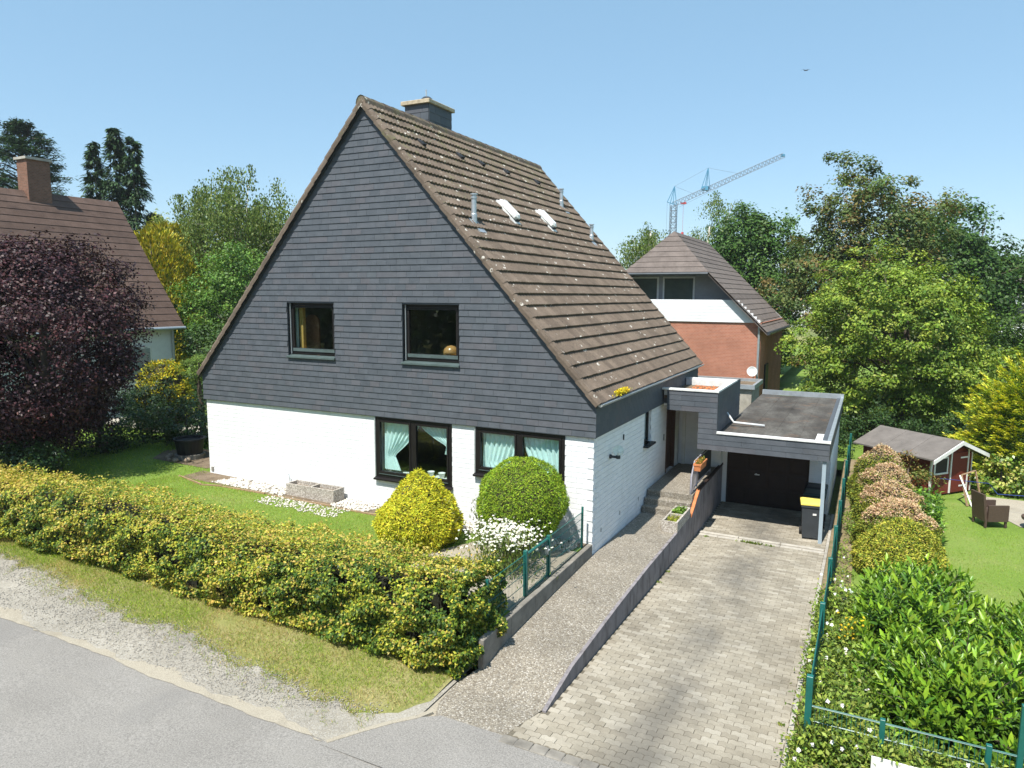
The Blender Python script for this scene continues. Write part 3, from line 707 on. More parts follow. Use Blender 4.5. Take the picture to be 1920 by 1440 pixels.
# chimney
cx0, cx1, cy0, cy1, cz1 = -6.72, -5.95, 2.83, 3.98, 10.62
ch = MB().box(cx0, cx1, cy0, cy1, 9.0, cz1).build('chimney', 'slate', house)
sm = []
for r_ in range(8):
    z0 = cz1-.215*(r_+1); z1 = z0+.215
    for a, b in ([(cx0, (cx0+cx1)/2+.12), ((cx0+cx1)/2+.12, cx1)] if r_ % 2 else [(cx0, cx1-.2), (cx1-.2, cx1)]):
        sm.append(boxm((a+b)/2, cy0-.008, (z0+z1)/2, b-a-.005, .008, z1-z0+.012, Matrix.Rotation(-.04, 4, 'X')))
    for a, b in ([(cy0, (cy0+cy1)/2), ((cy0+cy1)/2, cy1)] if r_ % 2 else [(cy0, cy0+.3), (cy0+.3, cy1-.25), (cy1-.25, cy1)]):
        sm.append(boxm(cx1+.008, (a+b)/2, (z0+z1)/2, .008, b-a-.005, z1-z0+.012, Matrix.Rotation(-.04, 4, 'Y')))
pieces('slate', (BOXV, BOXF), sm, 'slate', ch, house, 60)
def sub(o, p): o.parent = p; return o
sub(MB().bbox(cx0-.09, cx1+.07, cy0-.09, cy1+.09, cz1, cz1+.10, .012).build('chimney_cap', 'cap'), ch)
sub(MB().lathe([(.14, cz1+.10), (.145, cz1+.13), (.125, cz1+.17), (.125, cz1+.185), (.155, cz1+.19), (.155, cz1+.23), (.10, cz1+.28), (.02, cz1+.30)], ((cx0+cx1)/2+.05, cy0+.42, 0), 14).build('flue_cowl', 'dark_metal', smooth=False), ch)
sub(MB().tube(((cx0+cx1)/2+.03, cy0+.42, cz1+.28), ((cx0+cx1)/2+.03, cy0+.42, cz1+.48), .022, n=8).build('flue_pipe', 'zinc'), ch)
mb = MB(); mb.prism([(cx1+.012, cy0-.05, RZ-.10), (cx1+.2, cy0-.05, RZ-.26), (cx1+.2, cy1+.05, RZ-.26), (cx1+.012, cy1+.05, RZ-.10)], (0, 0, .09)); sub(mb.build('flashing', 'zinc'), ch)
# roof fittings
def on_slope(x, y, lift=.03): 
    return Vector((x, y, EZ-x*SLP))+SN*lift
for x, y, h in ((-3.4, .78, .62), (-4.54, 8.62, .55), (-3.51, 8.8, .52)):
    p = on_slope(x, y); vp = MB()
    vp.lathe([(.075, -.06), (.075, .16), (.060, .18), (.060, h-.1), (.075, h-.1), (.075, h-.06), (.05, h-.06), (.05, h-.02), (.085, h-.02), (.085, h+.01), (.02, h+.015)], p, 12)
    v = vp.build('vent_pipe', 'zinc', house)
    m = slope_frame(1, 0, y); d = DN
    fl = MB(); c = p+DN*.12
    fl.prism([c-DN*.25+Vector((0, -.15, 0))-SN*.02, c+DN*.25+Vector((0, -.15, 0))-SN*.0, c+DN*.25+Vector((0, .15, 0)), c-DN*.25+Vector((0, .15, 0))-SN*.02], SN*.03)
    sub(fl.build('flashing', 'zinc', house), v); fl = v.children[0]; fl.location = (0, 0, 0)
for x, y in ((-3.82, 3.28), (-3.82, 5.7)):
    m = slope_frame(1, 0, 0); c = on_slope(x, y, .03); E = Vector((0, 1, 0))
    fr_ = MB(); fr_.prism([c-DN*.40-E*.17, c+DN*.45-E*.17, c+DN*.45+E*.17, c-DN*.40+E*.17], SN*.05)
    v = fr_.build('roof_hatch', 'coping', house)
    def ring(k, h): return [c-DN*.36*k-E*.13*k+SN*h, c+DN*.30*k-E*.13*k+SN*(h+.04), c+DN*.36*k-E*.06*k+SN*(h+.04), c+DN*.36*k+E*.06*k+SN*(h+.04), c+DN*.30*k+E*.13*k+SN*(h+.04), c-DN*.36*k+E*.13*k+SN*h]
    hb = MB(); hb.loft([ring(1, .05), ring(1, .12), ring(.8, .17)]); hb = hb.build('hood', 'coping', house); hb.location = (0, 0, 0); hb.parent = v
    gl = MB(); gl.prism([c+DN*.365-E*.11+SN*.052, c+DN*.365+E*.11+SN*.052, c+DN*.365+E*.10+SN*.13, c+DN*.365-E*.10+SN*.13], DN*.01); gl = gl.build('opening', 'black', house); gl.location = (0, 0, 0); gl.parent = v
for y in (1.21, 3.04, 4.19, 5.72, 7.91):
    c = on_slope(-5.17, y, .045); mb = MB(); E = Vector((0, 1, 0))
    mb.loft([[c-DN*.16-E*.07, c+DN*.13-E*.09, c+DN*.13+E*.09, c-DN*.16+E*.07], [c-DN*.12-E*.05+SN*.03, c+DN*.13-E*.075+SN*.085, c+DN*.13+E*.075+SN*.085, c-DN*.12+E*.05+SN*.03]]).build('vent_tile', 'black', house)
# ---- windows
def frame_rect(mb, x0, x1, z0, z1, y0, y1, t, tb=None):
    tb = tb or t
    mb.box(x0, x0+t, y0, y1, z0, z1); mb.box(x1-t, x1, y0, y1, z0, z1)
    mb.box(x0+t, x1-t, y0, y1, z1-t, z1); mb.box(x0+t, x1-t, y0, y1, z0, z0+tb)
def kid(o, p): o.parent = p; o.location = (0, 0, 0); return o
def pane(x0, x1, z0, z1, y, p): kid(MB().box(x0, x1, y, y+.006, z0, z1).build('pane', 'glass', house), p)
for x0, x1, z0, z1 in UW:
    yo = .115
    mb = MB(); frame_rect(mb, x0+.01, x1-.01, z0+.045, z1-.01, yo, yo+.07, .07)
    w = mb.build('window', 'brown', house)
    mb = MB(); mb.box(x0-.002, x0+.006, .004, yo+.1, z0, z1); mb.box(x1-.006, x1+.002, .004, yo+.1, z0, z1); mb.box(x0, x1, .004, yo+.1, z1-.006, z1+.002)
    kid(mb.build('reveal', 'dark_metal', house), w)
    mb = MB(); frame_rect(mb, x0+.085, x1-.085, z0+.12, z1-.085, yo-.018, yo+.05, .048, .085); kid(mb.build('sash', 'brown', house), w)
    kid(MB().box(x0+.085, x1-.085, yo-.024, yo-.018, z0+.12, z0+.20).build('weather_bar', 'sill', house), w)
    pane(x0+.125, x1-.125, z0+.19, z1-.125, yo+.02, w)
    mb = MB(); mb.prism([(x0-.02, -.055, z0-.005), (x0-.02, yo+.01, z0+.03), (x0-.02, yo+.01, z0-.0), (x0-.02, -.055, z0-.045)][::-1], (x1-x0+.04, 0, 0)); kid(mb.build('sill', 'sill', house), w)
    mb = MB(); mb.box(x0+.05, x0+.065, yo-.06, yo-.03, z0+.05, z1-.02); kid(mb.build('shutter_rail', 'zinc', house), w)
for (x0, x1, z0, z1), nm in zip(LW, (0, 1)):
    yo = WB-.012; xm = (x0+x1)/2
    mb = MB(); frame_rect(mb, x0+.004, x1-.004, z0+.03, z1-.004, yo, yo+.09, .075, .06); mb.box(xm-.05, xm+.05, yo, yo+.09, z0+.09, z1-.079)
    w = mb.build('window', 'brown', house)
    for a, b in ((x0+.085, xm-.055), (xm+.055, x1-.085)):
        mb = MB(); frame_rect(mb, a, b, z0+.095, z1-.085, yo-.016, yo+.06, .048, .085); kid(mb.build('sash', 'brown', house), w)
        pane(a+.04, b-.04, z0+.17, z1-.14, yo+.03, w)
        kid(MB().box(a+.01, b-.01, yo-.022, yo-.016, z0+.10, z0+.115).build('drip_rail', 'sill', house), w)
    mb = MB(); mb.prism([(x0-.03, -.045, z0-.01), (x0-.03, yo+.02, z0+.028), (x0-.03, yo+.02, z0-.0), (x0-.03, -.045, z0-.045)][::-1], (x1-x0+.06, 0, 0)); kid(mb.build('sill', 'brown', house), w)
    kid(MB().box(x0-.025, x0+.003, yo-.02, yo+.03, z0+.03, z1).build('shutter_rail', 'zinc', house), w)
# rooms behind the windows
def room(x0, x1, y0, y1, z0, z1):
    mb = MB(); mb.add([(x0, y0, z0), (x1, y0, z0), (x1, y1, z0), (x0, y1, z0), (x0, y0, z1), (x1, y0, z1), (x1, y1, z1), (x0, y1, z1)],
                      [(0, 1, 2, 3), (7, 6, 5, 4), (1, 5, 6, 2), (2, 6, 7, 3), (3, 7, 4, 0)]); return mb.build('room', 'room', house)
room(-9.6, -6.2, .31, 3.6, 2.9, 5.6); room(-5.6, -2.7, .31, 3.6, 2.9, 5.6); room(-7.0, -3.2, .37, 4.5, .45, 2.58); room(-3.15, -.42, .37, 4.5, .45, 2.58)
# curtains: pleated sheets drawn to one side
def curtain(x0, x1, zt, zb, gather, side, y=.19, tail=.30):
    n = 46; mz = 18; V = []
    for j in range(mz+1):
        t = j/mz; z = zt+(zb-zt)*t
        k = gather+(1-gather)*(1-min(1, t/(1-tail))**1.6) if t < 1-tail else gather*(1+.5*(t-1+tail)/tail)
        for i in range(n+1):
            s = i/n; x = (x0+(x1-x0)*s*k) if side < 0 else (x1-(x1-x0)*s*k)
            zz = z+(.0 if t < .9 else 0)
            V.append((x, y+.028*math.sin(s*44)*(.5+.5*k)+.010*math.sin(s*97+j*.3), zz))
    mb = MB(); mb.add(V, [(j*(n+1)+i, j*(n+1)+i+1, (j+1)*(n+1)+i+1, (j+1)*(n+1)+i) for j in range(mz) for i in range(n)])
    return mb.build('curtain', 'curtain', house, smooth=True)
a, b, z0, z1 = LW[0]
curtain(a+.16, (a+b)/2+.12, z1-.08, z0+.20, .30, -1); curtain((a+b)/2+.1, b-.12, z1-.08, z0+.75, .12, 1)
a, b, z0, z1 = LW[1]
curtain(a+.12, (a+b)/2-.02, z1-.1, z0+.1, .72, -1, tail=.2); curtain((a+b)/2+.02, b-.1, z1-.1, z0+.1, .72, 1, tail=.2)
# things on the inner sills
a, b, z0, z1 = LW[0]
MB().box(a-.1, b+.1, .30, .58, z0+.06, z0+.10).build('inner_sill', 'white_trim', house)
MB().box(LW[1][0]-.1, LW[1][1]+.1, .30, .58, LW[1][2]+.06, LW[1][2]+.10).build('inner_sill', 'white_trim', house)
for x, lab in ((a+.10, 'small white pot on the window sill beneath the drawn curtain'), (b-.83, 'wide white pot on the window sill below the parted curtains'), (b-.52, 'white pot on the window sill beside the window jamb')):
    o = MB().lathe([(.06, z0+.10), (.085, z0+.22), (.095, z0+.22), (.08, z0+.205), (.05, z0+.19)], (x, .42, 0), 14).build('plant_pot', 'porcelain', None, smooth=True, label=lab, cat='pot', group='pots on the window sill')
a, b, z0, z1 = UW[1]
MB().box(a-.1, b+.1, .30, .62, z0+.09, z0+.13).build('inner_sill', 'pine', house)
t = thing('table_lamp', 'amber mushroom table lamp standing on the sill of an upper window', 'lamp', (b-.50, .46, z0+.13))
MB().lathe([(.07, z0+.13), (.07, z0+.145), (.015, z0+.16), (.015, z0+.20)], (b-.50, .46, 0), 12).build('base', 'brown', t)
MB().lathe([(.17, z0+.19), (.185, z0+.25), (.16, z0+.33), (.09, z0+.39), (.01, z0+.41)], (b-.50, .46, 0), 18).build('lamp_shade', 'amber', t, smooth=True)
a, b, z0, z1 = UW[0]
MB().box(a-.1, b+.1, .30, .55, z0+.09, z0+.13).build('inner_sill', 'pine', house)
MB().box(a+.10, a+.22, .34, .44, z0+.13, z1).build('curtain', 'pine', house)
MB().box(a-.04, a+.03, .32, .38, z0+.13, z1).build('curtain', 'curtain', house)
mb = MB(); cxx = a+.10; mb.prism([(cxx-.26, .80, z0-.3), (cxx+.24, .80, z0-.3), (cxx+.24, .80, z0+.85)]+[(cxx+.24*math.cos(q), .80, z0+.85+.20*math.sin(q)) for q in fr(.3, 2.84, 8)]+[(cxx-.26, .80, z0+.85)], (0, .05, 0))
mb.build('arched_headboard', 'oak', None, label='brown arched wooden board standing behind the upper window', cat='headboard')
# side window, door, lamp
y0, y1, z0, z1 = SIDEW[0]
mb = MB(); mb.box(-.19, -.13, y0, y0+.07, z0, z1); mb.box(-.19, -.13, y1-.07, y1, z0, z1); mb.box(-.19, -.13, y0+.07, y1-.07, z1-.07, z1); mb.box(-.19, -.13, y0+.07, y1-.07, z0, z0+.07)
w = mb.build('window', 'brown', house); kid(MB().box(-.165, -.159, y0+.06, y1-.06, z0+.06, z1-.06).build('pane', 'glass', house), w)
kid(MB().box(-.20, .07, y0-.06, y1+.06, z0-.05, z0+.0).build('sill', 'black', house), w)
MB().box(-.33, -.30, y0-.1, y1+.1, z0-.1, z1).build('blind', 'curtain', house)
y0, y1, z0, z1 = SIDEW[1]
mb = MB(); mb.box(-.30, -.05, y0, y0+.09, z0, z1); mb.box(-.30, -.05, y1-.09, y1, z0, z1); mb.box(-.30, -.05, y0+.09, y1-.09, z1-.09, z1)
d = mb.build('door', 'door', house)
kid(MB().box(-.22, -.16, y0+.09, y1-.09, z0, z1-.09).build('door_leaf', 'door', house), d)
for i in range(5): yy = y0+.14+i*.155; kid(MB().box(-.165, -.145, yy, yy+.13, z0+.06, z1-.15).build('plank', 'door', house), d)
kid(MB().tube((-.12, y0+.2, z0+.7), (-.12, y0+.2, z0+1.5), .015, n=8).build('handle', 'zinc', house), d)
t = thing('wall_lamp', 'dark wall lamp with a clear glass globe on the shaded side wall', 'lamp', (-.03, 1.12, 2.0))
mb = MB(); mb.path([(-.06, 1.1, 1.93), (-.02, 1.1, 1.93)], .05, 10); mb.build('bracket', 'dark_metal', t)
mb = MB(); mb.tube((-.03, 1.1, 1.93), (.12, 1.1, 1.93), .03, n=8); mb.lathe([(.05, 1.90), (.05, 1.97)], (.14, 1.1, 0), 10); mb.build('arm', 'dark_metal', t)
mb = MB(); mb.lathe([(.05, 1.97)]+[(.125*math.sin(q), 2.08-.125*math.cos(q)) for q in fr(.5, 3.1, 9)], (.14, 1.1, 0), 16); mb.build('globe', 'glass', t, smooth=True)
MB().lathe([(.02, 1.97), (.03, 2.03), (.0, 2.08)], (.14, 1.1, 0), 8).build('bulb', 'porcelain', t)
MB().box(-.062, -.03, 2.02, 2.05, 2.14, 2.27).build('wall_bracket', 'dark_metal', house)
for y_, z_ in ((.6, .32), (1.9, .35), (3.4, .30)): MB().box(-.062, -.052, y_, y_+.025, z_, z_+.10).build('vent_slot', 'dark_metal', house)
for y_ in ((5.78, 1.55), (5.78, 1.42)): MB().lathe([(.022, 0), (.022, .01)], (0, 0, 0), 8)
MB().box(-.062, -.045, 5.74, 5.79, 1.44, 1.62).build('door_bell', 'black', house)
mb = MB(); mb.box(-11.66, -11.58, .035, .075, .46, .58); mb.build('socket_box', 'dark_concrete', house)

# ================================================================== porch and garage
gar = thing('garage', 'flat-roofed garage and entrance porch clad in dark slate boards', 'garage', (2.8, 9.5, -.74))
PY, GX0, GX1, GZ0, GZ1, PZ = 5.23, 1.0, 4.27, 1.42, 1.90, 2.97
GYB = 14.1; DY = 7.95
mb = MB()
mb.box(.14, 1.5, PY+.02, PY+.22, 2.56, PZ); mb.box(1.02, 1.5, PY+.02, PY+.22, GZ0+.02, 2.56); mb.box(1.5, GX1-.02, PY+.02, PY+.22, GZ0+.02, GZ1)
mb.box(.0, .14, PY+.24, PY+.4, 2.56, PZ); mb.box(.14, .16, PY+.22, PY+.4, 2.56, PZ)
mb.box(1.36, 1.478, PY+.22, 8.15, GZ0+.02, PZ); mb.box(GX1-.2, GX1-.02, PY+.22, GYB, GZ0+.02, GZ1-.02)
mb.box(1.0, 1.36, 8.0, 8.15, GZ0, PZ); mb.box(.0, 1.0, 8.0, 8.15, 2.3, PZ)
core = mb.build('fascia', 'slate', gar)
sm = []
def boards(x0, x1, z0, z1, row):
    x = x0+(-.35 if row % 2 else 0)
    while x < x1:
        a, b = max(x, x0), min(x+.75, x1); x += .75
        if b-a > .04: sm.append(boxm((a+b)/2, PY+.008, (z0+z1)/2, b-a-.004, .008, z1-z0+.014, Matrix.Rotation(-.055, 4, 'X')))
for r_ in range(11):
    z0 = GZ0+r_*.1435; z1 = z0+.1435
    if z0 > PZ-.02: break
    if z1 <= GZ1+.02: boards(1.0, GX1, z0, z1, r_)
    elif z1 < 2.56: boards(1.0, 1.5, z0, z1, r_)
    else: boards(.14, 1.5, z0, min(z1, PZ), r_)
pieces('slate_board', (BOXV, BOXF), sm, 'slate', core, gar, 200)
sm = []
for r_ in range(8):      # right face of the porch block, right face of the garage fascia
    z0 = GZ1-.03+r_*.1435; z1 = min(z0+.1435, PZ)
    if z0 > PZ-.03: break
    y = PY
    while y < 8.15: sm.append(boxm(1.492, y+.36, (z0+z1)/2, .008, .715, z1-z0+.014, Matrix.Rotation(-.05, 4, 'Y'))); y += .72
for r_ in range(3):
    z0 = GZ0+r_*.1435; y = PY+.0
    while y < GYB-.5: sm.append(boxm(GX1-.008, y+.5, z0+.072, .008, .995, .155, Matrix.Rotation(-.05, 4, 'Y'))); y += 1.0
pieces('slate_board', (BOXV, BOXF), sm, 'slate', core, gar, 60)
# roofs
mb = MB(); mb.box(1.48, GX1-.04, PY+.03, GYB-.02, GZ1-.16, GZ1-.06); roofg = mb.build('flat_roof', 'flat', gar)
for x_ in (2.1, 2.75, 3.4): kid(MB().box(x_, x_+.10, PY+.3, GYB-.3, GZ1-.06, GZ1-.052).build('roof_seam', 'flat', gar), roofg)
MB().box(.02, 1.36, PY+.12, 8.0, 2.72, 2.80).build('porch_roof', 'soil', gar)
mb = MB(); mb.box(1.5, GX1+.015, PY-.02, PY+.09, GZ1-.03, GZ1+.025); mb.build('roof_edge', 'coping', gar)
mb = MB(); mb.box(GX1-.075, GX1+.015, PY+.09, GYB-.05, GZ1-.05, GZ1+.015); mb.build('roof_edge', 'zinc', gar)
mb = MB(); mb.box(1.5, GX1+.015, GYB-.05, GYB+.06, GZ1-.05, GZ1+.12); mb.build('roof_edge', 'zinc', gar)
mb = MB(); mb.box(3.9, 4.1, PY+.12, PY+1.3, GZ1-.055, GZ1-.03); mb.build('lead_strip', 'coping', gar)
for x0, x1, y0, y1 in ((.0, 1.52, PY-.02, PY+.16), (1.36, 1.52, PY+.16, 8.17), (.0, 1.36, 8.01, 8.17)):
    MB().box(x0, x1, y0, y1, PZ-.0, PZ+.045).build('parapet_coping', 'coping', gar)
MB().box(.02, 1.36, PY+.14, PY+.20, 2.80, PZ-.002).build('parapet_lining', 'coping', gar); MB().box(.02, 1.36, 7.96, 8.0, 2.80, PZ-.002).build('parapet_lining', 'coping', gar); MB().box(1.32, 1.358, PY+.2, 7.96, 2.80, PZ-.002).build('parapet_lining', 'coping', gar)
mb = MB(); mb.path([(1.48, 6.75, 2.22), (1.60, 6.75, 2.06), (1.68, 6.76, 1.95), (2.5, 6.9, 1.90)], .032, 10); mb.build('drain_pipe', 'coping', gar, smooth=True)
# soffits, walls, door, post
MB().box(.0, 1.36, PY+.22, 8.0, 2.5, 2.56).build('porch_soffit', 'white_trim', gar)
MB().box(1.36, GX1-.2, PY+.22, DY, GZ0+.06, GZ0+.12).build('garage_soffit', 'room', gar)
mb = MB(); mb.box(-.05, 1.22, 7.52, 7.9, .3, 2.5); mb.build('recess_wall', 'white', gar)
MB().box(.07, .16, 7.42, 7.519, .42, 2.5).build('door_trim', 'white_trim', gar)
MB().box(.72, 1.06, 7.40, 7.518, 1.28, 1.62).build('letter_box', 'black', gar)
mb = MB(); mb.box(1.16, 1.34, DY, DY+.2, -.8, GZ0); mb.box(3.66, 4.2, DY, DY+.2, -.8, GZ0); mb.box(1.34, 3.66, DY, DY+.2, 1.32, GZ0)
mb.box(4.0, 4.2, DY+.2, GYB-.1, -1.0, GZ0+.02); mb.box(1.16, 1.34, DY+.2, GYB-.1, -1.0, GZ0+.02); mb.box(1.34, 4.0, GYB-.3, GYB-.1, -1, GZ0+.02); gw = mb.build('wall', 'white', gar)
bm_ = []
for r_ in range(21):
    z0 = -.74+r_*BH
    if z0+BH > GZ0-.02: break
    x = 3.67-(r_ % 2)*.0
    for a, b in (((3.665, 3.92), (3.93, 4.21)) if r_ % 2 else ((3.665, 3.79), (3.80, 4.05), (4.06, 4.21))): bm_.append(boxm((a+b)/2, DY-.004, z0+BH/2, b-a-.006, .016, BH-JT))
    y = DY+(r_ % 2)*.125
    while y < GYB-.4: bm_.append(boxm(4.204, y+.125, z0+BH/2, .016, .243, BH-JT)); y += BL
for r_ in range(18):
    z0 = .42+r_*BH; x = .17-(r_ % 2)*.12
    while x < 1.2:
        a, b = max(x, .165), min(x+BL-JT, 1.2); x += BL
        if b-a > .03 and z0+BH < 2.5: bm_.append(boxm((a+b)/2, 7.516, z0+BH/2, b-a, .016, BH-JT))
pieces('brick', (BOXV, BOXF), bm_, 'white', gw, gar, 120)
gd = MB().box(1.34, 3.66, DY+.06, DY+.12, -.74, 1.34).build('garage_door', 'gdoor', gar)
for c_ in range(4):
    for q in range(4):
        xa = 1.40+c_*.565; za = -.66+q*.50; mb = MB(); mb.loft([[(xa, DY+.06, za), (xa+.50, DY+.06, za), (xa+.50, DY+.06, za+.43), (xa, DY+.06, za+.43)], [(xa+.03, DY+.052, za+.03), (xa+.47, DY+.052, za+.03), (xa+.47, DY+.052, za+.40), (xa+.03, DY+.052, za+.40)]]); kid(mb.build('panel', 'gdoor', gar), gd)
mb = MB(); mb.tube((2.2, DY+.05, .22), (2.2, DY+.0, .22), .025, n=8); mb.box(2.16, 2.30, DY-.015, DY+.0, .205, .235); kid(mb.build('handle', 'zinc', gar), gd)
MB().box(4.12, 4.21, PY+.05, PY+.14, -.80, GZ0+.03).build('post', 'blue_post', gar)

# ================================================================== retaining wall, steps, railing
rw = thing('retaining_wall', 'grey rendered retaining wall rising along the drive to the garage', 'wall', (1.16, 1, -.3))
prof = [(-5.2, zw(-5.2)+.004), (-4.2, zw(-4.2)+.006), (-2, zw(-2)+.006), (0, zw(0)+.006), (2.3, -.03), (3.75, -.02), (4.05, .12), (4.35, .30), (4.65, .44), (7.9, .46)]
mb = MB(); rings = []
for y, z in prof: rings.append([(1.165, y, zd(y)-.25), (1.225, y, zd(y)-.25), (1.225, y, z), (1.165, y, z)])
mb.loft(rings); mb.build('wall_body', 'plaster', rw)
for (ya, za), (yb, zb) in zip(prof[5:-1], prof[6:]):
    n_ = 4 if yb > 5 else 1
    for i in range(n_):
        a_ = ya+(yb-ya)*i/n_; b_ = ya+(yb-ya)*(i+1)/n_; z0_ = za+(zb-za)*i/n_; z1_ = za+(zb-za)*(i+1)/n_
        MB().add([(1.164, a_+.004, z0_-.03), (1.245, a_+.004, z0_-.03), (1.245, b_-.004, z1_-.03), (1.164, b_-.004, z1_-.03), (1.164, a_+.004, z0_+.025), (1.245, a_+.004, z0_+.025), (1.245, b_-.004, z1_+.025), (1.164, b_-.004, z1_+.025)], BOXF).build('coping_tile', 'terracotta' if yb < 4.7 else 'gdoor', rw)
st = thing('entrance_steps', 'washed aggregate steps and landing leading up to the front door', 'steps', (.5, 4.5, -.07))
for i, (ya, yb, z) in enumerate(((3.66, 4.3, .09), (3.90, 4.5, .255), (4.14, 7.5, .42))):
    MB().bbox(-.03, 1.163, ya, yb, -.5, z, .008).build('step' if i < 2 else 'landing', 'aggr', st)
rl = thing('railing', 'grey metal railing with close bars beside the entrance landing', 'railing', (1.13, 4.6, .1))
MB().box(1.085, 1.115, 4.16, 4.20, .10, .90).build('post', 'rail', rl); MB().box(1.085, 1.115, 4.86, 4.90, .46, 1.22).build('post', 'rail', rl); MB().box(1.085, 1.115, 6.6, 6.64, .46, 1.25).build('post', 'rail', rl)
mb = MB(); mb.path([(1.10, 4.16, .12), (1.10, 4.18, .88), (1.10, 4.55, 1.22), (1.10, 6.64, 1.25)], .024, 8); mb.build('handrail', 'rail', rl, smooth=True)
mb = MB(); mb.path([(1.10, 4.2, .22), (1.10, 4.6, .52), (1.10, 6.6, .56)], .016, 6); mb.build('bottom_rail', 'rail', rl)
for i in range(26):
    y = 4.26+i*.09; zb_ = .22+(y-4.2)*.75 if y < 4.6 else .53; zt_ = .88+(y-4.18)*.92 if y < 4.55 else 1.22
    if y > 6.58: break
    MB().tube((1.10, y, zb_), (1.10, y, zt_), .008, n=5).build('bar', 'rail', rl)
MB().box(1.118, 1.126, 4.95, 6.58, .60, 1.2).build('privacy_panel', 'dark_metal', rl)
t = thing('flower_box', 'orange terracotta flower box hung on the landing railing', 'flower box', (1.24, 4.6, 1.05))
mb = MB(); 
def trough(x0, x1, y0, y1, z0, z1, tp, wl):
    r = lambda k, z: [(x0-k, y0-k, z), (x1+k, y0-k, z), (x1+k, y1+k, z), (x0-k, y1+k, z)]
    return MB().loft([r(-tp, z0), r(0, z1-.05), r(.012, z1-.05), r(.012, z1), r(-wl, z1), r(-wl, z1-.06)])
trough(1.14, 1.32, 4.25, 5.0, 1.03, 1.22, .015, .02).build('trough', 'terracotta', t)
def plantlet(name, parent, x0, x1, y0, y1, z, n, h, cols, mat='leaf', seed=3, L=.07, wr=.5, hz=1.0):
    r = np.random.default_rng(seed); P = np.stack([r.uniform(x0, x1, n), r.uniform(y0, y1, n), z+r.random(n)**1.5*h*hz], 1)
    out = unit(np.stack([r.normal(size=n), r.normal(size=n), 1.2*np.ones(n)], 1)); T, N = leaf_TN(n, out, .4, .7, .8, r)
    LL = L*(.6+.8*r.random(n)); return mobj(name, leafmesh(name, P, T, N, LL, LL*wr, palette(n, cols, .2, r)), mat, parent)
plantlet('foliage', t, 1.16, 1.30, 4.28, 4.97, 1.19, 220, .10, [(.30, .24, .05), (.16, .20, .04), (.40, .22, .05)])
# aggregate troughs
def agg_trough(label, x0, x1, y0, y1, z0, z1, plants):
    t = thing('planter_trough', label, 'planter', ((x0+x1)/2, (y0+y1)/2, z0)); w_ = .045; along = (y1-y0) > (x1-x0)
    mb = MB(); mb.box(x0, x1, y0, y0+w_, z0, z1); mb.box(x0, x1, y1-w_, y1, z0, z1); mb.box(x0, x0+w_, y0+w_, y1-w_, z0, z1); mb.box(x1-w_, x1, y0+w_, y1-w_, z0, z1)
    ym, xm = (y0+y1)/2, (x0+x1)/2
    if along: mb.box(x0+w_, x1-w_, ym-.03, ym+.03, z0, z1-.003)
    else: mb.box(xm-.03, xm+.03, y0+w_, y1-w_, z0, z1-.003)
    mb.build('trough', 'planter', t); MB().box(x0+w_, x1-w_, y0+w_, y1-w_, z0, z1-.10).build('soil', 'soil', t)
    return t
t = agg_trough('pebble-dash trough with moss and herbs on the path wall below the steps', .84, 1.22, 2.35, 3.70, -.05, .22, 1)
plantlet('foliage', t, .90, 1.16, 2.42, 2.98, .11, 500, .10, [(.28, .30, .035), (.36, .36, .05), (.20, .26, .03)], 'needle', 4, .05, .35)
plantlet('foliage', t, .90, 1.16, 3.08, 3.62, .12, 260, .16, [(.14, .26, .04), (.22, .34, .06)], 'leaf', 5, .09, .5)
t = agg_trough('empty two-part pebble-dash trough on the white stones by the wall', -8.30, -6.72, -.46, -.06, .29, .64, 0)
# ================================================================== low kerb wall, wire fence with gate
kw = thing('low_wall', 'low weathered concrete kerb wall between path and front garden', 'wall', (-.09, -2.4, 0))
for i in range(5):
    ya, yb = -4.75+i*.955, -4.75+(i+1)*.955-.006
    MB().bbox(-.14, -.034, ya, min(yb, .03), -.5, .23+random.uniform(-.004, .004), .010).build('kerb_stone', 'dark_concrete', kw)
def wire_panel(mb, p0, p1, z0, z1, hs=.2, vs=.05, r=.0035, dbl=True):
    p0 = Vector(p0); p1 = Vector(p1); L = (p1-p0).length; n = max(1, int(L/vs)); d = (p1-p0)/L; nr = Vector((-d.y, d.x, 0))*.006
    for i in range(n+1): q = p0+d*L*i/n; mb.tube((q.x, q.y, q.z+z0), (q.x, q.y, q.z+z1), r*.9, n=4)
    h = z0
    while h <= z1+.001:
        for s in ((1, -1) if dbl else (0,)): a = p0+nr*s; b = p1+nr*s; mb.tube((a.x, a.y, a.z+h), (b.x, b.y, b.z+h), r*1.2, n=4)
        h += hs
FX = -.19
fe = thing('wire_fence', 'green wire mesh fence on the kerb wall beside the path', 'fence', (FX, -2.2, .2))
for y, h, w_ in ((-.20, 1.10, .02), (-1.95, 1.02, .035), (-2.95, 1.05, .035), (-4.35, 1.04, .025)):
    MB().bbox(FX-w_, FX+w_, y-w_, y+w_, .05, h, .004).build('post', 'fence', fe)
for a, b in ((-.22, -1.91), (-2.99, -4.33)):
    mb = MB(); wire_panel(mb, (FX, a, 0), (FX, b, 0), .24, .98); mb.tube((FX, a, .985), (FX, b, .985), .009, n=5); mb.build('mesh_panel', 'fence', fe)
ga = thing('garden_gate', 'small green wire garden gate with a tubular frame between two posts', 'gate', (FX, -2.45, .2))
mb = MB(); 
for y in (-2.02, -2.88): mb.tube((FX, y, .24), (FX, y, .98), .018, n=8)
mb.tube((FX, -2.02, .97), (FX, -2.88, .97), .026, n=8); mb.tube((FX, -2.02, .25), (FX, -2.88, .25), .018, n=8); mb.build('frame', 'fence', ga)
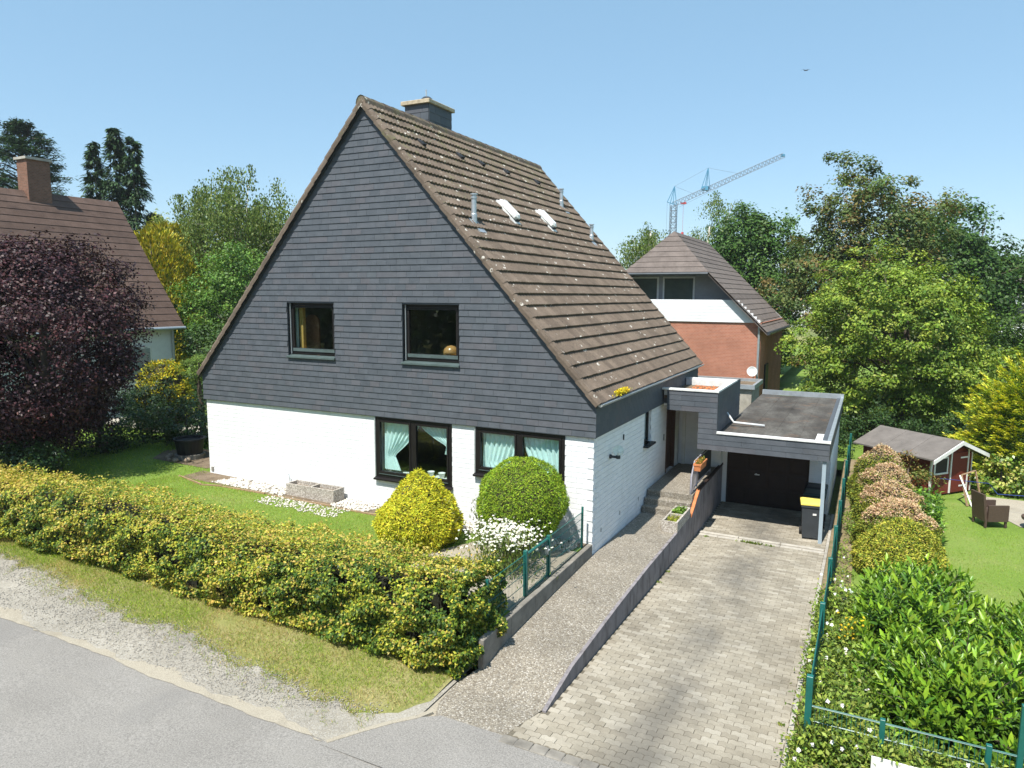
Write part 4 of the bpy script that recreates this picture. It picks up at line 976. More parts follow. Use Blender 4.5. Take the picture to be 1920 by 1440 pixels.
mb = MB(); wire_panel(mb, (FX, -2.04, 0), (FX, -2.86, 0), .29, .94); mb.build('mesh_panel', 'fence', ga)
mb = MB(); mb.box(FX-.02, FX+.02, -2.06, -1.99, .66, .84); mb.tube((FX+.02, -2.04, .78), (FX+.07, -2.04, .78), .01); mb.tube((FX+.07, -2.04, .78), (FX+.07, -2.14, .78), .009); mb.build('lock', 'zinc', ga)
# boundary fence on the right
BX = 4.57
bf = thing('boundary_fence', 'long green wire fence stepping along the drive beside the clipped shrubs', 'fence', (BX, 4, -.5))
py = [-4.4, -1.7, .8, 3.3, 5.8, 8.3, 10.8, 13.3, 15.8]
for y in py: MB().bbox(BX-.04, BX+.04, y-.04, y+.04, zd(y)-.1, zd(y)+1.06, .004).build('post', 'fence', bf)
for a, b in zip(py[:-1], py[1:]):
    zz = zd(max(a, b)); mb = MB(); wire_panel(mb, (BX, a+.03, zz), (BX, b-.03, zz), .06, .96, vs=.05); mb.tube((BX, a+.03, zz+.975), (BX, b-.03, zz+.975), .010, n=5); mb.build('mesh_panel', 'fence', bf)
ff = thing('front_fence', 'green wire fence overgrown with bindweed along the neighbouring verge', 'fence', (6, -4.4, -.35))
for x, h in ((5.42, .34), (6.52, .34), (6.82, .92), (9.3, .92)): MB().bbox(x-.03, x+.03, -4.43, -4.37, -.45, h, .004).build('post', 'fence', ff)
for a, b, h in ((4.6, 5.39, .28), (5.45, 6.49, .28), (6.85, 9.27, .9), (6.55, 6.79, .28)):
    mb = MB(); wire_panel(mb, (a, -4.4, 0), (b, -4.4, 0), -.32, h); mb.tube((a, -4.4, h+.01), (b, -4.4, h+.01), .009, n=5); mb.build('mesh_panel', 'fence', ff)
t = MB().box(5.31, 7.1, -4.825, -4.80, -.36, .066).build('notice_board', 'white_trim', None, label='blank white board fixed to the overgrown wire fence', cat='board')

# ================================================================== bins
def bin_(label, x, y, z, w_, d_, h, lid, body='bin'):
    t = thing('wheelie_bin', label, 'bin', (x, y, z), 'wheelie bins in front of the garage')
    r = lambda k, zz: [(x-w_/2*k, y-d_/2*k, zz), (x+w_/2*k, y-d_/2*k, zz), (x+w_/2*k, y+d_/2*k, zz), (x-w_/2*k, y+d_/2*k, zz)]
    MB().loft([r(.80, z+.04), r(.95, z+h*.86), r(1.03, z+h*.86), r(1.03, z+h*.92)]).build('body', body, t)
    k = w_/2
    MB().loft([[(x-k*1.08, y-d_*.54, z+h*.92), (x+k*1.08, y-d_*.54, z+h*.92), (x+k*1.08, y+d_*.5, z+h*.92), (x-k*1.08, y+d_*.5, z+h*.92)],
               [(x-k*1.08, y-d_*.54, z+h*.95), (x+k*1.08, y-d_*.54, z+h*.95), (x+k*1.08, y+d_*.5, z+h*.98), (x-k*1.08, y+d_*.5, z+h*.98)],
               [(x-k*.85, y-d_*.35, z+h*.985), (x+k*.85, y-d_*.35, z+h*.985), (x+k*.85, y+d_*.4, z+h), (x-k*.85, y+d_*.4, z+h)]]).build('lid', lid, t)
    mb = MB(); mb.tube((x-k*.9, y+d_*.55, z+h*.93), (x+k*.9, y+d_*.55, z+h*.93), .016, n=8); mb.build('handle', body, t)
    for s in (-1, 1):
        mb = MB(); c = Vector((x+s*k*.92, y+d_*.38, z+.10)); mb.tube(c-Vector((.025, 0, 0)), c+Vector((.025, 0, 0)), .10, n=16); w2 = mb.build('wheel', 'rubber', t)
    MB().box(x+k*.1, x+k*.45, y-d_*.487, y-d_*.475, z+h*.66, z+h*.71).build('sticker', 'white_trim', t); return t
def turn(t, a):
    t.rotation_euler = (0, 0, a)
turn(bin_('grey wheelie bin with a yellow lid in front of the garage post', 3.90, 5.72, zd(5.7), .50, .55, 1.0, 'binlid'), .12)
bin_('dark wheelie bin with a green lid standing behind the yellow-lidded one', 3.93, 6.45, zd(6.4), .52, .55, 1.05, 'bgreen')
bin_('black wheelie bin standing closest to the garage door', 3.92, 7.15, zd(7.1), .52, .55, 1.05, 'black', 'black')
#@@PLANTS@@
# ================================================================== hedge
def surf_leaves(P, nrm, r, depth, L, wr, cols, mat, name, parent, upb=.35, rnd=.6, tipout=.7, colsel=None, jit=.18):
    n = len(P); P = P-nrm*(r.random((n, 1))**1.5*depth); T, N = leaf_TN(n, nrm, upb, rnd, tipout, r)
    LL = L*(.6+.8*r.random(n)); C = palette(n, cols, jit, r, colsel); return mobj(name, leafmesh(name, P, T, N, LL, LL*wr, C), mat, parent)
def hedge():
    r = np.random.default_rng(11); t = thing('hedge', 'long clipped beech hedge with golden young tips along the grass verge', 'hedge', (-8, -4.3, -.2))
    x0, x1, yf, yb = -20.0, -.25, -5.14, -3.72
    def ztop(x): return 1.12+.10*np.sin(x*.55+1)+.03*np.sin(x*1.7)
    def foot(x): return -.33-.015*np.minimum(x, 0)
    mb = MB(); xs = fr(x0+.3, x1-.5, 40)
    mb.loft([[(x, yf+.36, foot(x)+.05), (x, yb-.30, foot(x)+.05), (x, yb-.30, float(ztop(x))-.32), (x, yf+.38, float(ztop(x))-.34)] for x in xs]); mb.build('branches', 'twig_dark', t)
    areas = []; parts = []
    def add(n, f): parts.append(f(n))
    def xr(n): return x1-(x1-x0)*r.random(n)**1.25
    def front(n):
        x = xr(n); s = r.random(n); zt = ztop(x); z = foot(x)+.04+(zt-foot(x)-.04)*s
        bul = .10*np.sin(np.pi*np.clip(s, 0, 1))-.16*(s > .86)*(s-.86)/.14-.03*(s < .10)
        P = np.stack([x, yf-bul, z], 1); nr = np.stack([0*x, -np.ones(n), .25+1.1*np.maximum(s-.8, 0)*3-.35*(s < .2)], 1); return P, unit(nr), 0
    def back(n):
        P, nr, _ = front(n//1); P[:, 1] = yb+(yf-P[:, 1])*-1*.6; nr[:, 1] *= -1; return P, nr, 0
    def top(n):
        x = xr(n); y = yf+.08+(yb-yf-.12)*r.random(n); P = np.stack([x, y, ztop(x)+.05*r.normal(size=n)*.6], 1); return P, unit(np.stack([.1*r.normal(size=n), .1*r.normal(size=n), np.ones(n)], 1)), 1
    def end(n):
        y = yf+(yb-yf)*r.random(n); s = r.random(n); z = foot(x1)+.08+(ztop(x1)-foot(x1)-.08)*s; x = x1+.12*np.sin(np.pi*s)-.12*(s > .85)-.12*np.maximum(np.abs((y-yf)/(yb-yf)-.5)-.3, 0)*3
        return np.stack([x+0*y, y, z], 1), unit(np.stack([np.ones(n), .0*y, .3*np.ones(n)], 1)), 0
    data = [front(66000), back(9000), top(40000), end(11000)]
    green = [(.20, .26, .028), (.32, .35, .035), (.11, .18, .026), (.42, .41, .05), (.045, .095, .018), (.48, .44, .06)]; gold = [(.48, .42, .07), (.50, .40, .09), (.40, .39, .05), (.28, .33, .04), (.55, .46, .11), (.46, .34, .09)]
    P = np.concatenate([d[0] for d in data]); nr = np.concatenate([d[1] for d in data]); tp = np.concatenate([np.full(len(d[0]), d[2]) for d in data])
    bump = pnoise(P, 1.6, 5)*.03+pnoise(P, 6.5, 6)*.065+pnoise(P, 14, 7)*.03; P = P+nr*bump[:, None]
    keep = pnoise(P, 7.5, 8)+.9*r.random(len(P)) > -.76; P, nr, tp = P[keep], nr[keep], tp[keep]
    n = len(P); h = (P[:, 2]-foot(P[:, 0]))/1.4; goldp = np.clip(np.where(tp == 1, .75, .12+.5*np.maximum(h-.55, 0))+.25*pnoise(P, 1.5, 3), 0, 1)
    cols = np.array(green+gold); dk = .9*pnoise(P, 4.2, 15)+.5*pnoise(P, 1.3, 16); gi = np.where(r.random(n) < np.clip(.42+.38*dk, .05, .9), np.array([2, 4, 4, 0])[r.integers(0, 4, n)], r.integers(0, 6, n)); ci = np.where(r.random(n) < goldp*np.clip(.95-.3*dk, .3, 1), 6+r.integers(0, 6, n), gi)  # mixed greens; dark clumps also put the shade of deep gaps into colour
    surf_leaves(P, nr, r, .10, .053, .66, cols, 'leaf', 'foliage', t, .35, .62, .7, ci)
    # thin shoots standing above the top
    m = 2600; x = xr(m); y = yf+.1+(yb-yf-.2)*r.random(m); P = np.stack([x, y, ztop(x)+.02+.13*r.random(m)], 1)
    surf_leaves(P, np.tile([0, 0, 1.], (m, 1)), r, .02, .05, .55, np.array(gold), 'leaf', 'shoots', t, .2, .9, .9)
hedge()
# ================================================================== clipped shrubs by the house
def revolve_shrub(name, label, cat, base, prof, n, L, wr, cols, seed, depth=.06, mat='needle', core='twig', bumpa=.03, group=None, squash=(1, 1), bs=5, tipout=1.2, upb=.2, jit=.18, stem=0, gaps=-.9, colf=None):
    r = np.random.default_rng(seed); t = thing(name, label, cat, base, group); zz = np.array([p[0] for p in prof]); rr = np.array([p[1] for p in prof])
    s = np.linspace(zz[0], zz[-1], 200); q = np.interp(s, zz, rr); w = q*np.sqrt(1+np.gradient(q, s)**2)+.003; cdf = np.cumsum(w)/w.sum()
    z = np.interp(r.random(n), cdf, s); a = r.random(n)*2*np.pi; rad = np.interp(z, zz, rr); dr = np.interp(z, s, np.gradient(q, s))
    P = np.stack([base[0]+rad*np.cos(a)*squash[0], base[1]+rad*np.sin(a)*squash[1], base[2]+z], 1); nr = unit(np.stack([np.cos(a), np.sin(a), -dr], 1))
    b = pnoise(P, bs, seed)*bumpa+pnoise(P, bs*3, seed+1)*bumpa*.6; P = P+nr*b[:, None]
    if gaps > -.9: k = pnoise(P, 8, seed+2)+.8*r.random(n) > gaps; P, nr = P[k], nr[k]
    ci = None if colf is None else colf(P, nr, r, np.array(base))
    MB().lathe([(max(.01, rq*.88-depth*.6), zq*.97+.01) for zq, rq in prof], (0, 0, 0), 18).build('branches', core, None).parent = t
    c = t.children[0]; c.scale = (squash[0], squash[1], 1)
    surf_leaves(P, nr, r, depth, L, wr, cols, mat, 'foliage', t, upb, .75, tipout, ci, jit)
    if stem: MB().tube((base[0], base[1], base[2]-.1), (base[0], base[1], base[2]+stem), .07, .05, 8).build('trunk', 'bark', t)
    return t
revolve_shrub('golden_conifer', 'golden yellow cone-shaped conifer in front of the large window', 'shrub', (-3.42, -1.55, zg(-3.4)-.05), [(0, .62), (.2, .80), (.45, .92), (.75, .84), (1.05, .62), (1.3, .36), (1.48, .15), (1.62, .03)], 30000, .060, .30, [(.62, .58, .035), (.52, .52, .035), (.70, .62, .05), (.36, .41, .03), (.46, .48, .035)], 21, .07, bumpa=.035)
revolve_shrub('round_yew', 'dense bright green ball-shaped clipped yew below the curtained window', 'shrub', (-1.25, -.95, .22), [(.22, .12), (.30, .38), (.42, .60), (.62, .79), (.85, .89), (1.08, .92), (1.32, .88), (1.54, .77), (1.74, .58), (1.88, .38), (1.96, .18), (1.99, .03)], 42000, .045, .28, [(.23, .36, .022), (.17, .29, .02), (.30, .43, .03), (.12, .22, .018), (.36, .46, .04)], 22, .05, bumpa=.022, stem=.4)
# white flowering perennials
def flowers(name, label, base, rx, ry, h, nleaf, nfl, seed, leafc, petal=(.80, .80, .76), L=.09, fs=.032, cat='plant', topb=.6):
    r = np.random.default_rng(seed); t = thing(name, label, cat, base); b = np.array(base)
    P = b+np.stack([rx*r.normal(size=nleaf)*.5, ry*r.normal(size=nleaf)*.5, h*.85*r.random(nleaf)], 1); out = unit(np.stack([r.normal(size=nleaf)*.4, r.normal(size=nleaf)*.4, np.ones(nleaf)], 1))
    N = rdirs(nleaf, r); N = unit(N-out*np.sum(N*out, 1, keepdims=True)); LL = L*(.6+.8*r.random(nleaf)); mobj('foliage', leafmesh('foliage', P, out, N, LL, LL*.22, palette(nleaf, leafc, .2, r)), 'leaf', t)
    c = b+np.stack([rx*r.normal(size=nfl)*.52, ry*r.normal(size=nfl)*.52, h*(topb+(1.02-topb)*r.random(nfl))], 1); Pp = []; Tt = []; Nn = []
    for k in range(5):
        a = k*2*np.pi/5+r.random(nfl); up_ = unit(np.stack([.3*r.normal(size=nfl), -.3+.3*r.normal(size=nfl), np.ones(nfl)], 1)); d = np.stack([np.cos(a), np.sin(a), 0*a], 1); d = unit(d-up_*np.sum(d*up_, 1, keepdims=True)); Pp.append(c); Tt.append(d); Nn.append(up_)
    Pp, Tt, Nn = map(np.concatenate, (Pp, Tt, Nn)); m = len(Pp); mobj('flowers', leafmesh('flowers', Pp, Tt, Nn, fs, fs*.75, palette(m, [petal], .06, r)), 'petal', t); return t
GL = [(.16, .22, .05), (.22, .28, .07), (.10, .16, .035)]
flowers('white_flowers', 'bushy plant covered in small white flowers leaning over the wire fence', (-1.02, -2.15, .22), .62, .55, .95, 3200, 620, 31, GL)
flowers('white_flowers', 'tall thin white-flowered perennial in front of the pale wall', (-2.05, -1.05, .22), .26, .26, 1.15, 1100, 150, 32, GL, topb=.35, fs=.022)
# ================================================================== small stones, grass
def scatter(name, mat, P, S, r, parent=None, **k):
    tv = np.array([(1, 0, 0), (-1, 0, 0), (0, 1, 0), (0, -1, 0), (0, 0, .7), (0, 0, -.7), (.6, .6, .4), (-.6, -.5, .4)]); tv = tv[:6]
    tf = np.array([(0, 2, 4), (2, 1, 4), (1, 3, 4), (3, 0, 4), (2, 0, 5), (1, 2, 5), (3, 1, 5), (0, 3, 5)]); n = len(P)
    a = r.random(n)*6.28; c, s = np.cos(a), np.sin(a); sc = S[:, None]*(.6+.8*r.random((n, 3))); v = tv[None]*sc[:, None, :]*(1+.25*r.normal(size=(n, 6, 1)))
    x = v[..., 0]*c[:, None]-v[..., 1]*s[:, None]; y = v[..., 0]*s[:, None]+v[..., 1]*c[:, None]; V = np.stack([x, y, v[..., 2]], -1)+P[:, None, :]
    F = (tf[None]+6*np.arange(n)[:, None, None]).reshape(-1, 3); return mobj(name, npmesh(name, V.reshape(-1, 3), F), mat, parent, **k)
r = np.random.default_rng(41); zsv = lambda x: -.33-.015*np.minimum(x, 0); zgv = lambda x: .2+.016*np.clip(-x, 0, 25)
n = 9000; x = -12+11*r.random(n); ye = np.interp(x, gx, gy); y = -7.05+(ye+.12+7.05)*r.random(n)**.7; k = (pnoise(np.stack([x, y, 0*x], 1), 1.4, 3) > -.5) & (x < -1.15-.0*y); x, y = x[k], y[k]
scatter('gravel_stones', 'gstone', np.stack([x, y, zsv(x)+.012], 1), .006+.009*r.random(len(x))**2, r, kind='stuff', label='loose pale crushed stone along the road edge', cat='gravel')
n = 4200; x = -12+11.7*r.random(n); y = -.62+.66*r.random(n); k = (np.abs(x+7.5) > .82) & (pnoise(np.stack([x, y, 0*x], 1), 1.2, 4) > -.9); x, y = x[k], y[k]
scatter('white_pebbles', 'stone', np.stack([x, y, zgv(x)+.015], 1), .022+.026*r.random(len(x)), r, kind='stuff', label='white pebbles strewn along the foot of the gable wall', cat='pebbles')
n = 500; x = -8.6+2.6*r.random(n); y = -1.35+.7*r.random(n)
scatter('spilled_pebbles', 'stone', np.stack([x, y, zgv(x)+.012], 1), .016+.022*r.random(n), r, kind='stuff', label='white pebbles spilled on the lawn by the empty trough', cat='pebbles')
def grass(name, label, x, y, z, h, cols, r, colsel=None, lean=.5, wr=.10):
    n = len(x); P = np.stack([x, y, z], 1); T = unit(np.stack([lean*r.normal(size=n), lean*r.normal(size=n), np.ones(n)], 1)); N = rdirs(n, r); N = unit(N-T*np.sum(N*T, 1, keepdims=True))
    L = h*(.5+r.random(n)); return mobj(name, leafmesh(name, P, T, N, L, np.maximum(L*wr, .004), palette(n, cols, .2, r, colsel), 0), 'grass', None, kind='stuff', label=label, cat='grass')
dry = [(.46, .37, .16), (.54, .44, .20), (.38, .32, .12)]; grn = [(.22, .34, .03), (.30, .42, .045), (.15, .26, .026), (.36, .45, .06)]
n = 62000; x = -14+13.6*r.random(n); ye = np.array([verge_edge(q) for q in x]); y = ye-.04+(-4.55-ye)*r.random(n); pp = np.stack([x, y, 0*x], 1); nz = pnoise(pp, 1.3, 5)+.5*pnoise(pp, 4, 6); near_h = np.clip((y+5.45)*2.5, 0, 1)
k = (nz+.9*r.random(n)-near_h*.5 > -1.15) & (r.random(n) < np.clip((y-ye+.06)/.25, .12, 1)); x, y, nz, near_h = x[k], y[k], nz[k], near_h[k]; pd = np.clip(.22-.42*nz+near_h*.5, .04, .95); ci = np.where(r.random(len(x)) < pd, r.integers(0, 3, len(x)), 3+r.integers(0, 4, len(x)))
grass('verge_grass', 'patchy half-dry grass between hedge and roadside gravel', x, y, zsv(x)+.022+.025*np.clip((y+6)*1., 0, 1), .055, dry+grn, r, ci, .7)
n = 9000; x = -13+12.2*r.random(n); ye = np.array([verge_edge(q) for q in x]); dy = r.random(n)**2*.5; y = ye+.05-dy; pp = np.stack([x, y, 0*x], 1); k = (pnoise(pp, 5, 21)+.6*pnoise(pp, 12, 22)+.5*r.random(n) > .1+1.6*dy) & (y > -7.0); x, y = x[k], y[k]
grass('edge_tufts', 'sparse grass tufts straggling from the verge into the gravel', x, y, zsv(x)+.004, .05, grn+dry, r, None, .8)
n = 2500; x = -13+12.2*r.random(n); ye = np.array([verge_edge(q) for q in x]); y = ye+.25*r.random(n)**1.5
scatter('verge_stones', 'gstone', np.stack([x, y, zsv(x)+.022], 1), .006+.010*r.random(n)**2, r, kind='stuff', label='small stones kicked from the gravel into the grass edge', cat='gravel')
n = 60000; x = -12.5+12*r.random(n); y = -3.75+3.1*r.random(n); k = ~((x > -2.7) & (y > -3.4)); x, y = x[k], y[k]; 
grass('lawn_grass', 'short lawn between the hedge and the white wall', x, y, zgv(x)-.004, .045, grn+dry[:1], r, None, .6)
n = 30000; x = -20+8.3*r.random(n); y = -2.5+9*r.random(n)**1.3; k = ~((x > -14.9) & (y > .3) & (y < 2)); x, y = x[k], y[k]
grass('shaded_lawn', 'shaded lawn around the tub beside the house', x, y, zgv(x)-.004, .06, grn, r)
zdv = lambda y: np.interp(y, [-6.2, 5, 60], [-.30, -.74, -.74])
n = 110000; x = 6.2+6.5*r.random(n); y = -2+16*r.random(n); k = ~((x > 8.25) & (y > 9.3+.4*(9-x)) & (y < 12.5)) & (pnoise(np.stack([x, y, 0*x], 1), 1.1, 9)+r.random(n) > -.75); x, y = x[k], y[k]
nz = pnoise(np.stack([x, y, 0*x], 1), .8, 12); ci = np.where(r.random(len(x)) < .10-.10*nz, r.integers(4, 6, len(x)), r.integers(0, 4, len(x)))
grass('neighbour_grass', 'bright sunlit mown lawn behind the laurel bush', x, y, zdv(y)-.025, .040, [(.24, .36, .035), (.30, .43, .05), (.19, .30, .03), (.37, .47, .07), (.45, .40, .17), (.48, .44, .20)], r, ci, .7)
n = 16000; x = 4.9+9*r.random(n); y = 14+18*r.random(n); grass('far_grass', 'rough grass behind the garden shed', x, y, 0*x-.78, .09, grn, r)
# weeds along the boundary fence and bindweed on the front fence
def weeds(name, label, x, y, z, n, h, seed, cols, L=.06, fl=0, cat='plant', w=.5, up_=.35, petal=(.8, .8, .78), flmat='petal', fs=.03):
    r = np.random.default_rng(seed); t = thing(name, label, cat, (float(np.mean(x)), float(np.mean(y)), float(np.mean(z)))); i = r.integers(0, len(x), n)
    hh = h*(.3+.7*r.random(len(x))); P = np.stack([x[i]+.07*r.normal(size=n), y[i]+.07*r.normal(size=n), z[i]+hh[i]*r.random(n)**.8], 1); out = unit(np.stack([r.normal(size=n)*.7, r.normal(size=n)*.7-.2, .7*np.ones(n)], 1)); T, N = leaf_TN(n, out, up_, .7, .5, r); LL = L*(.5+r.random(n))
    mobj('foliage', leafmesh('foliage', P, T, N, LL, LL*w, palette(n, cols, .2, r)), 'leaf', t)
    mb = MB()
    for q in range(0, len(x), 2): mb.tube((x[q], y[q], z[q]-.02), (x[q]+.08*r.normal(), y[q]+.08*r.normal(), z[q]+hh[q]), .005, .002, 4)
    mb.build('stems', 'twig', t)
    if fl:
        i = r.integers(0, len(x), fl); c = np.stack([x[i]+.08*r.normal(size=fl), y[i]+.08*r.normal(size=fl), z[i]+hh[i]*(.6+.5*r.random(fl))], 1); A = []
        for k in range(5):
            a = k*1.2566; u_ = unit(np.stack([.4*r.normal(size=fl), -.7+0*c[:, 0], .8+0*c[:, 0]], 1)); d = np.tile([math.cos(a), .3*math.sin(a), math.sin(a)], (fl, 1)); d = unit(d-u_*np.sum(d*u_, 1, keepdims=True)); A.append((c, d, u_))
        P, T, N = (np.concatenate(q) for q in zip(*A)); mobj('flowers', leafmesh('flowers', P, T, N, fs, fs*.9, palette(len(P), [petal], .05, r)), 'petal', t)
    return t
WG = [(.17, .25, .035), (.24, .32, .05), (.12, .19, .03), (.30, .36, .07), (.10, .16, .03)]
r = np.random.default_rng(51)
def along(n, xa, xb, ya, yb): x = r.uniform(xa, xb, n); y = r.uniform(ya, yb, n); return x, y, zdv(y)
weeds('wild_plants', 'tangle of weeds with white bindweed between drive edge and laurel', *along(330, 4.45, 5.35, -4.3, .6), 15000, .75, 52, WG, .065, 45, fs=.035)
weeds('wild_plants', 'low weeds growing on the bare strip beside the clipped shrubs', *along(50, 4.62, 4.95, .6, 5.2), 1100, .26, 53, WG, .055, 12)
weeds('wild_plants', 'green plants at the foot of the fence beyond the garage post', *along(60, 4.7, 5.0, 5.4, 12.5), 1900, .42, 54, WG, .06)
x = 9.2-4.7*r.random(520)**.8; y = r.uniform(-4.72, -4.2, 520); weeds('bindweed', 'climbing bindweed with white flowers smothering the front wire fence', x, y, 0*x-.34, 17000, .52, 55, WG, .065, 45, fs=.032)
x = r.uniform(4.43, 4.62, 130); y = r.uniform(-6.0, -4.3, 130); weeds('edge_weeds', 'small weeds creeping over the paved edge by the corner post', x, y, 0*x-.33, 2600, .22, 56, WG, .05, 14)
flowers('yellow_flowers', 'small yellow-flowered weed beside the laurel bush', (5.0, -1.6, -.45), .25, .25, .85, 350, 34, 57, WG, (.75, .52, .03), fs=.025)
for i, (x, y) in enumerate(((2.62, 4.42), (3.1, 4.43), (1.5, 4.40), (1.30, .55), (1.29, 1.3), (4.2, -3.9))):
    n = 36 if i else 160; xx = x+(.03 if i else .16)*r.normal(size=n); yy = y+.025*r.normal(size=n)
    P = np.stack([xx, yy, zdv(yy)], 1); T = unit(np.stack([.6*r.normal(size=n), .6*r.normal(size=n), np.ones(n)], 1)); N = rdirs(n, r); L = (.045 if i else .07)*(.4+r.random(n))
    mobj('joint_weed', leafmesh('joint_weed', P, T, N, L, L*.3, palette(n, WG, .2, r)), 'grass', None, label=('tuft of grass growing out of the gully before the garage' if i == 0 else ('small weed in the drain joint beside the long grass tuft', 'small weed in the drain joint close to the retaining wall', 'green weed sprouting where drive and retaining wall meet', 'tiny weed at the foot of the retaining wall towards the planter', 'small weed by the drive edging next to the fence')[i-1]), cat='weed', group='weeds in the paving joints')
# yellow stonecrop on the gutter
n = 900; P = np.stack([.09+.13*(r.random(n)-.5), 1.35+.42*r.normal(size=n)*.5, EZ-.03+.10*r.random(n)], 1); out = unit(rdirs(n, r)+np.array([.3, -.2, 1])); T, N = leaf_TN(n, out, .4, .7, .6, r)
mobj('stonecrop', leafmesh('stonecrop', P, T, N, .045, .028, palette(n, [(.75, .55, .02), (.60, .48, .03), (.40, .38, .04)], .15, r)), 'petal', None, label='yellow flowering stonecrop growing in the roof gutter', cat='plant')
n = 600; scatter('leaf_litter', 'terracotta', np.stack([.35+.95*r.random(n), 5.75+2.1*r.random(n), 0*np.zeros(n)+2.806], 1), .012+.02*r.random(n), r, kind='stuff', label='brown dry leaf litter on the small porch roof', cat='litter')
# ================================================================== neighbour's clipped row and laurel
def domecol(P, nr, r, b):
    n = len(P); w = pnoise(P, 1.6, 77)*.35; br = np.clip((nr[:, 2]+.25*nr[:, 1]-.38)*4.0+w*.5, 0, .96); return np.where(r.random(n) < br, r.integers(4, 8, n), r.integers(0, 4, n))
dc = [(.24, .28, .035), (.15, .20, .028), (.34, .34, .045), (.07, .115, .02), (.56, .38, .24), (.62, .44, .30), (.46, .31, .17), (.62, .50, .30)]
gcol = [(.44, .43, .05), (.30, .34, .04), (.50, .48, .06), (.18, .24, .03), (.36, .38, .045), (.44, .38, .08), (.24, .29, .035), (.11, .16, .025)]
DP = [(0, .86), (.25, .93), (.50, .91), (.72, .82), (.92, .67), (1.10, .47), (1.22, .26), (1.29, .03)]
for i, (x, y, sx, sy, h, lab) in enumerate(((5.88, 3.75, 1.0, .92, 1.0, 'rounded yellow-green clipped conifer next to the laurel bush'), (5.86, 5.55, .98, .70, 1.06, 'dome-shaped conifer with browned top behind the yellow-green one'), (5.78, 7.15, .95, .70, 1.10, 'dome-shaped browned conifer in the middle of the clipped row'), (5.66, 8.75, .88, .70, 1.20, 'dome-shaped conifer with brown crown and yellow sides in the clipped row'), (5.50, 10.35, .84, .70, 1.38, 'tall browned dome-shaped conifer in front of the red shed'))):
    revolve_shrub('clipped_conifer', lab, 'shrub', (x, y, zd(y)-.02), [(a*h, b) for a, b in DP], 26000 if i < 2 else 17000, .06, .36, gcol if i == 0 else dc, 60+i, .08, bumpa=.045, group='clipped conifers in a row', squash=(sx, sy), colf=None if i == 0 else domecol)
def laurel(label, base, rad, n, seed, nobj=150):
    r = np.random.default_rng(seed); t = thing('laurel_bush', label, 'bush', base); c = np.array([base[0], base[1], base[2]+rad[2]*.45])
    ns = n//12; d = rdirs(ns*2, r); d = d[d[:, 2] > -.45][:ns]; ns = len(d); q = (.55+.45*r.random((ns, 1)))*(1+.18*pnoise(d, 2.5, seed)[:, None]); tip = c+d*np.array(rad)*q; ax = unit(d*.55+np.array([0, -.05, .75])+.25*rdirs(ns, r))
    k = 12; tt = np.linspace(0, 1, k); P = (tip[:, None, :]-ax[:, None, :]*(.32*(1-tt))[None, :, None]); a = (np.arange(k)*2.4)[None, :]+r.random((ns, 1))*6.28
    e1 = unit(np.cross(ax, np.array([.3, .2, 1.]))); e2 = np.cross(ax, e1); sd = e1[:, None]*np.cos(a)[..., None]+e2[:, None]*np.sin(a)[..., None]
    T = unit(sd*(1.0-.55*tt)[None, :, None]+ax[:, None]*(.35+.6*tt)[None, :, None]); N = unit(ax[:, None]-T*np.sum(T*ax[:, None], -1, keepdims=True)+.25*r.normal(size=T.shape))
    P, T, N = P.reshape(-1, 3), T.reshape(-1, 3), N.reshape(-1, 3); m = len(P); L = .165*(.65+.6*r.random(m)); fresh = np.tile(tt, ns)
    cols = np.array([(.055, .125, .016), (.085, .18, .02), (.13, .25, .024), (.24, .38, .032), (.32, .45, .05)]); ci = np.clip((fresh*2.6+1.4*r.random(m)).astype(int), 0, 4); C = palette(m, cols, .15, r, ci)
    dist = np.linalg.norm(P-np.array(CAM), axis=1)-(fresh > .6)*1.2; o = np.argsort(dist); near, rest = o[:nobj], o[nobj:]
    B = unit(np.cross(T, N)); N = np.cross(B, T)
    def mk(ix):
        p, t_, b, nn, l = P[ix], T[ix], B[ix], N[ix], L[ix][:, None]; w = l*.15
        V = np.stack([p, p+t_*l*.35+b*w+nn*w*.35, p+t_*l*.72+b*w*.8+nn*w*.2, p+t_*l-nn*l*.10, p+t_*l*.72-b*w*.8+nn*w*.2, p+t_*l*.35-b*w+nn*w*.35, p+t_*l*.5-nn*l*.01], 1)
        F = np.array([(0, 1, 6), (1, 2, 6), (2, 3, 6), (3, 4, 6), (4, 5, 6), (5, 0, 6)]); return V, F
    V, F = mk(rest); FF = (F[None]+7*np.arange(len(rest))[:, None, None]).reshape(-1, 3); mobj('foliage', npmesh('foliage', V.reshape(-1, 3), FF, np.repeat(C[rest], 7, 0)), 'gloss', t, kind='stuff')
    V, F = mk(near)
    for j, ix in enumerate(near): mobj('leaf', npmesh('leaf', V[j], F, np.repeat(C[ix:ix+1], 7, 0)), 'gloss', t)
    mb = MB()
    for j in range(0, ns, 3): mb.path([base, (Vector(base)+Vector(tip[j]))/2+Vector((0, 0, .1)), tip[j]], [.02, .012, .004], 4)
    mb.build('stems', 'bark', t)
laurel('big glossy cherry laurel bush with upright fresh shoots beside the weeds', (5.9, -.35, -.55), (1.12, 1.9, .88), 13000, 71, 200)
laurel('spreading glossy laurel bush along the edge of the sunlit lawn', (7.9, -1.3, -.5), (1.5, 1.9, .95), 12000, 72, 120)
laurel('low laurel with dark leaves growing just behind the overgrown front fence', (6.4, -2.9, -.42), (1.3, 1.0, .80), 6500, 73, 100)
plantlet('cherry_laurel', None, 6.35, 6.95, 6.4, 8.8, -.7, 2600, .95, [(.12, .24, .025), (.20, .34, .035), (.07, .15, .02)], 'gloss', 74, .13, .42)
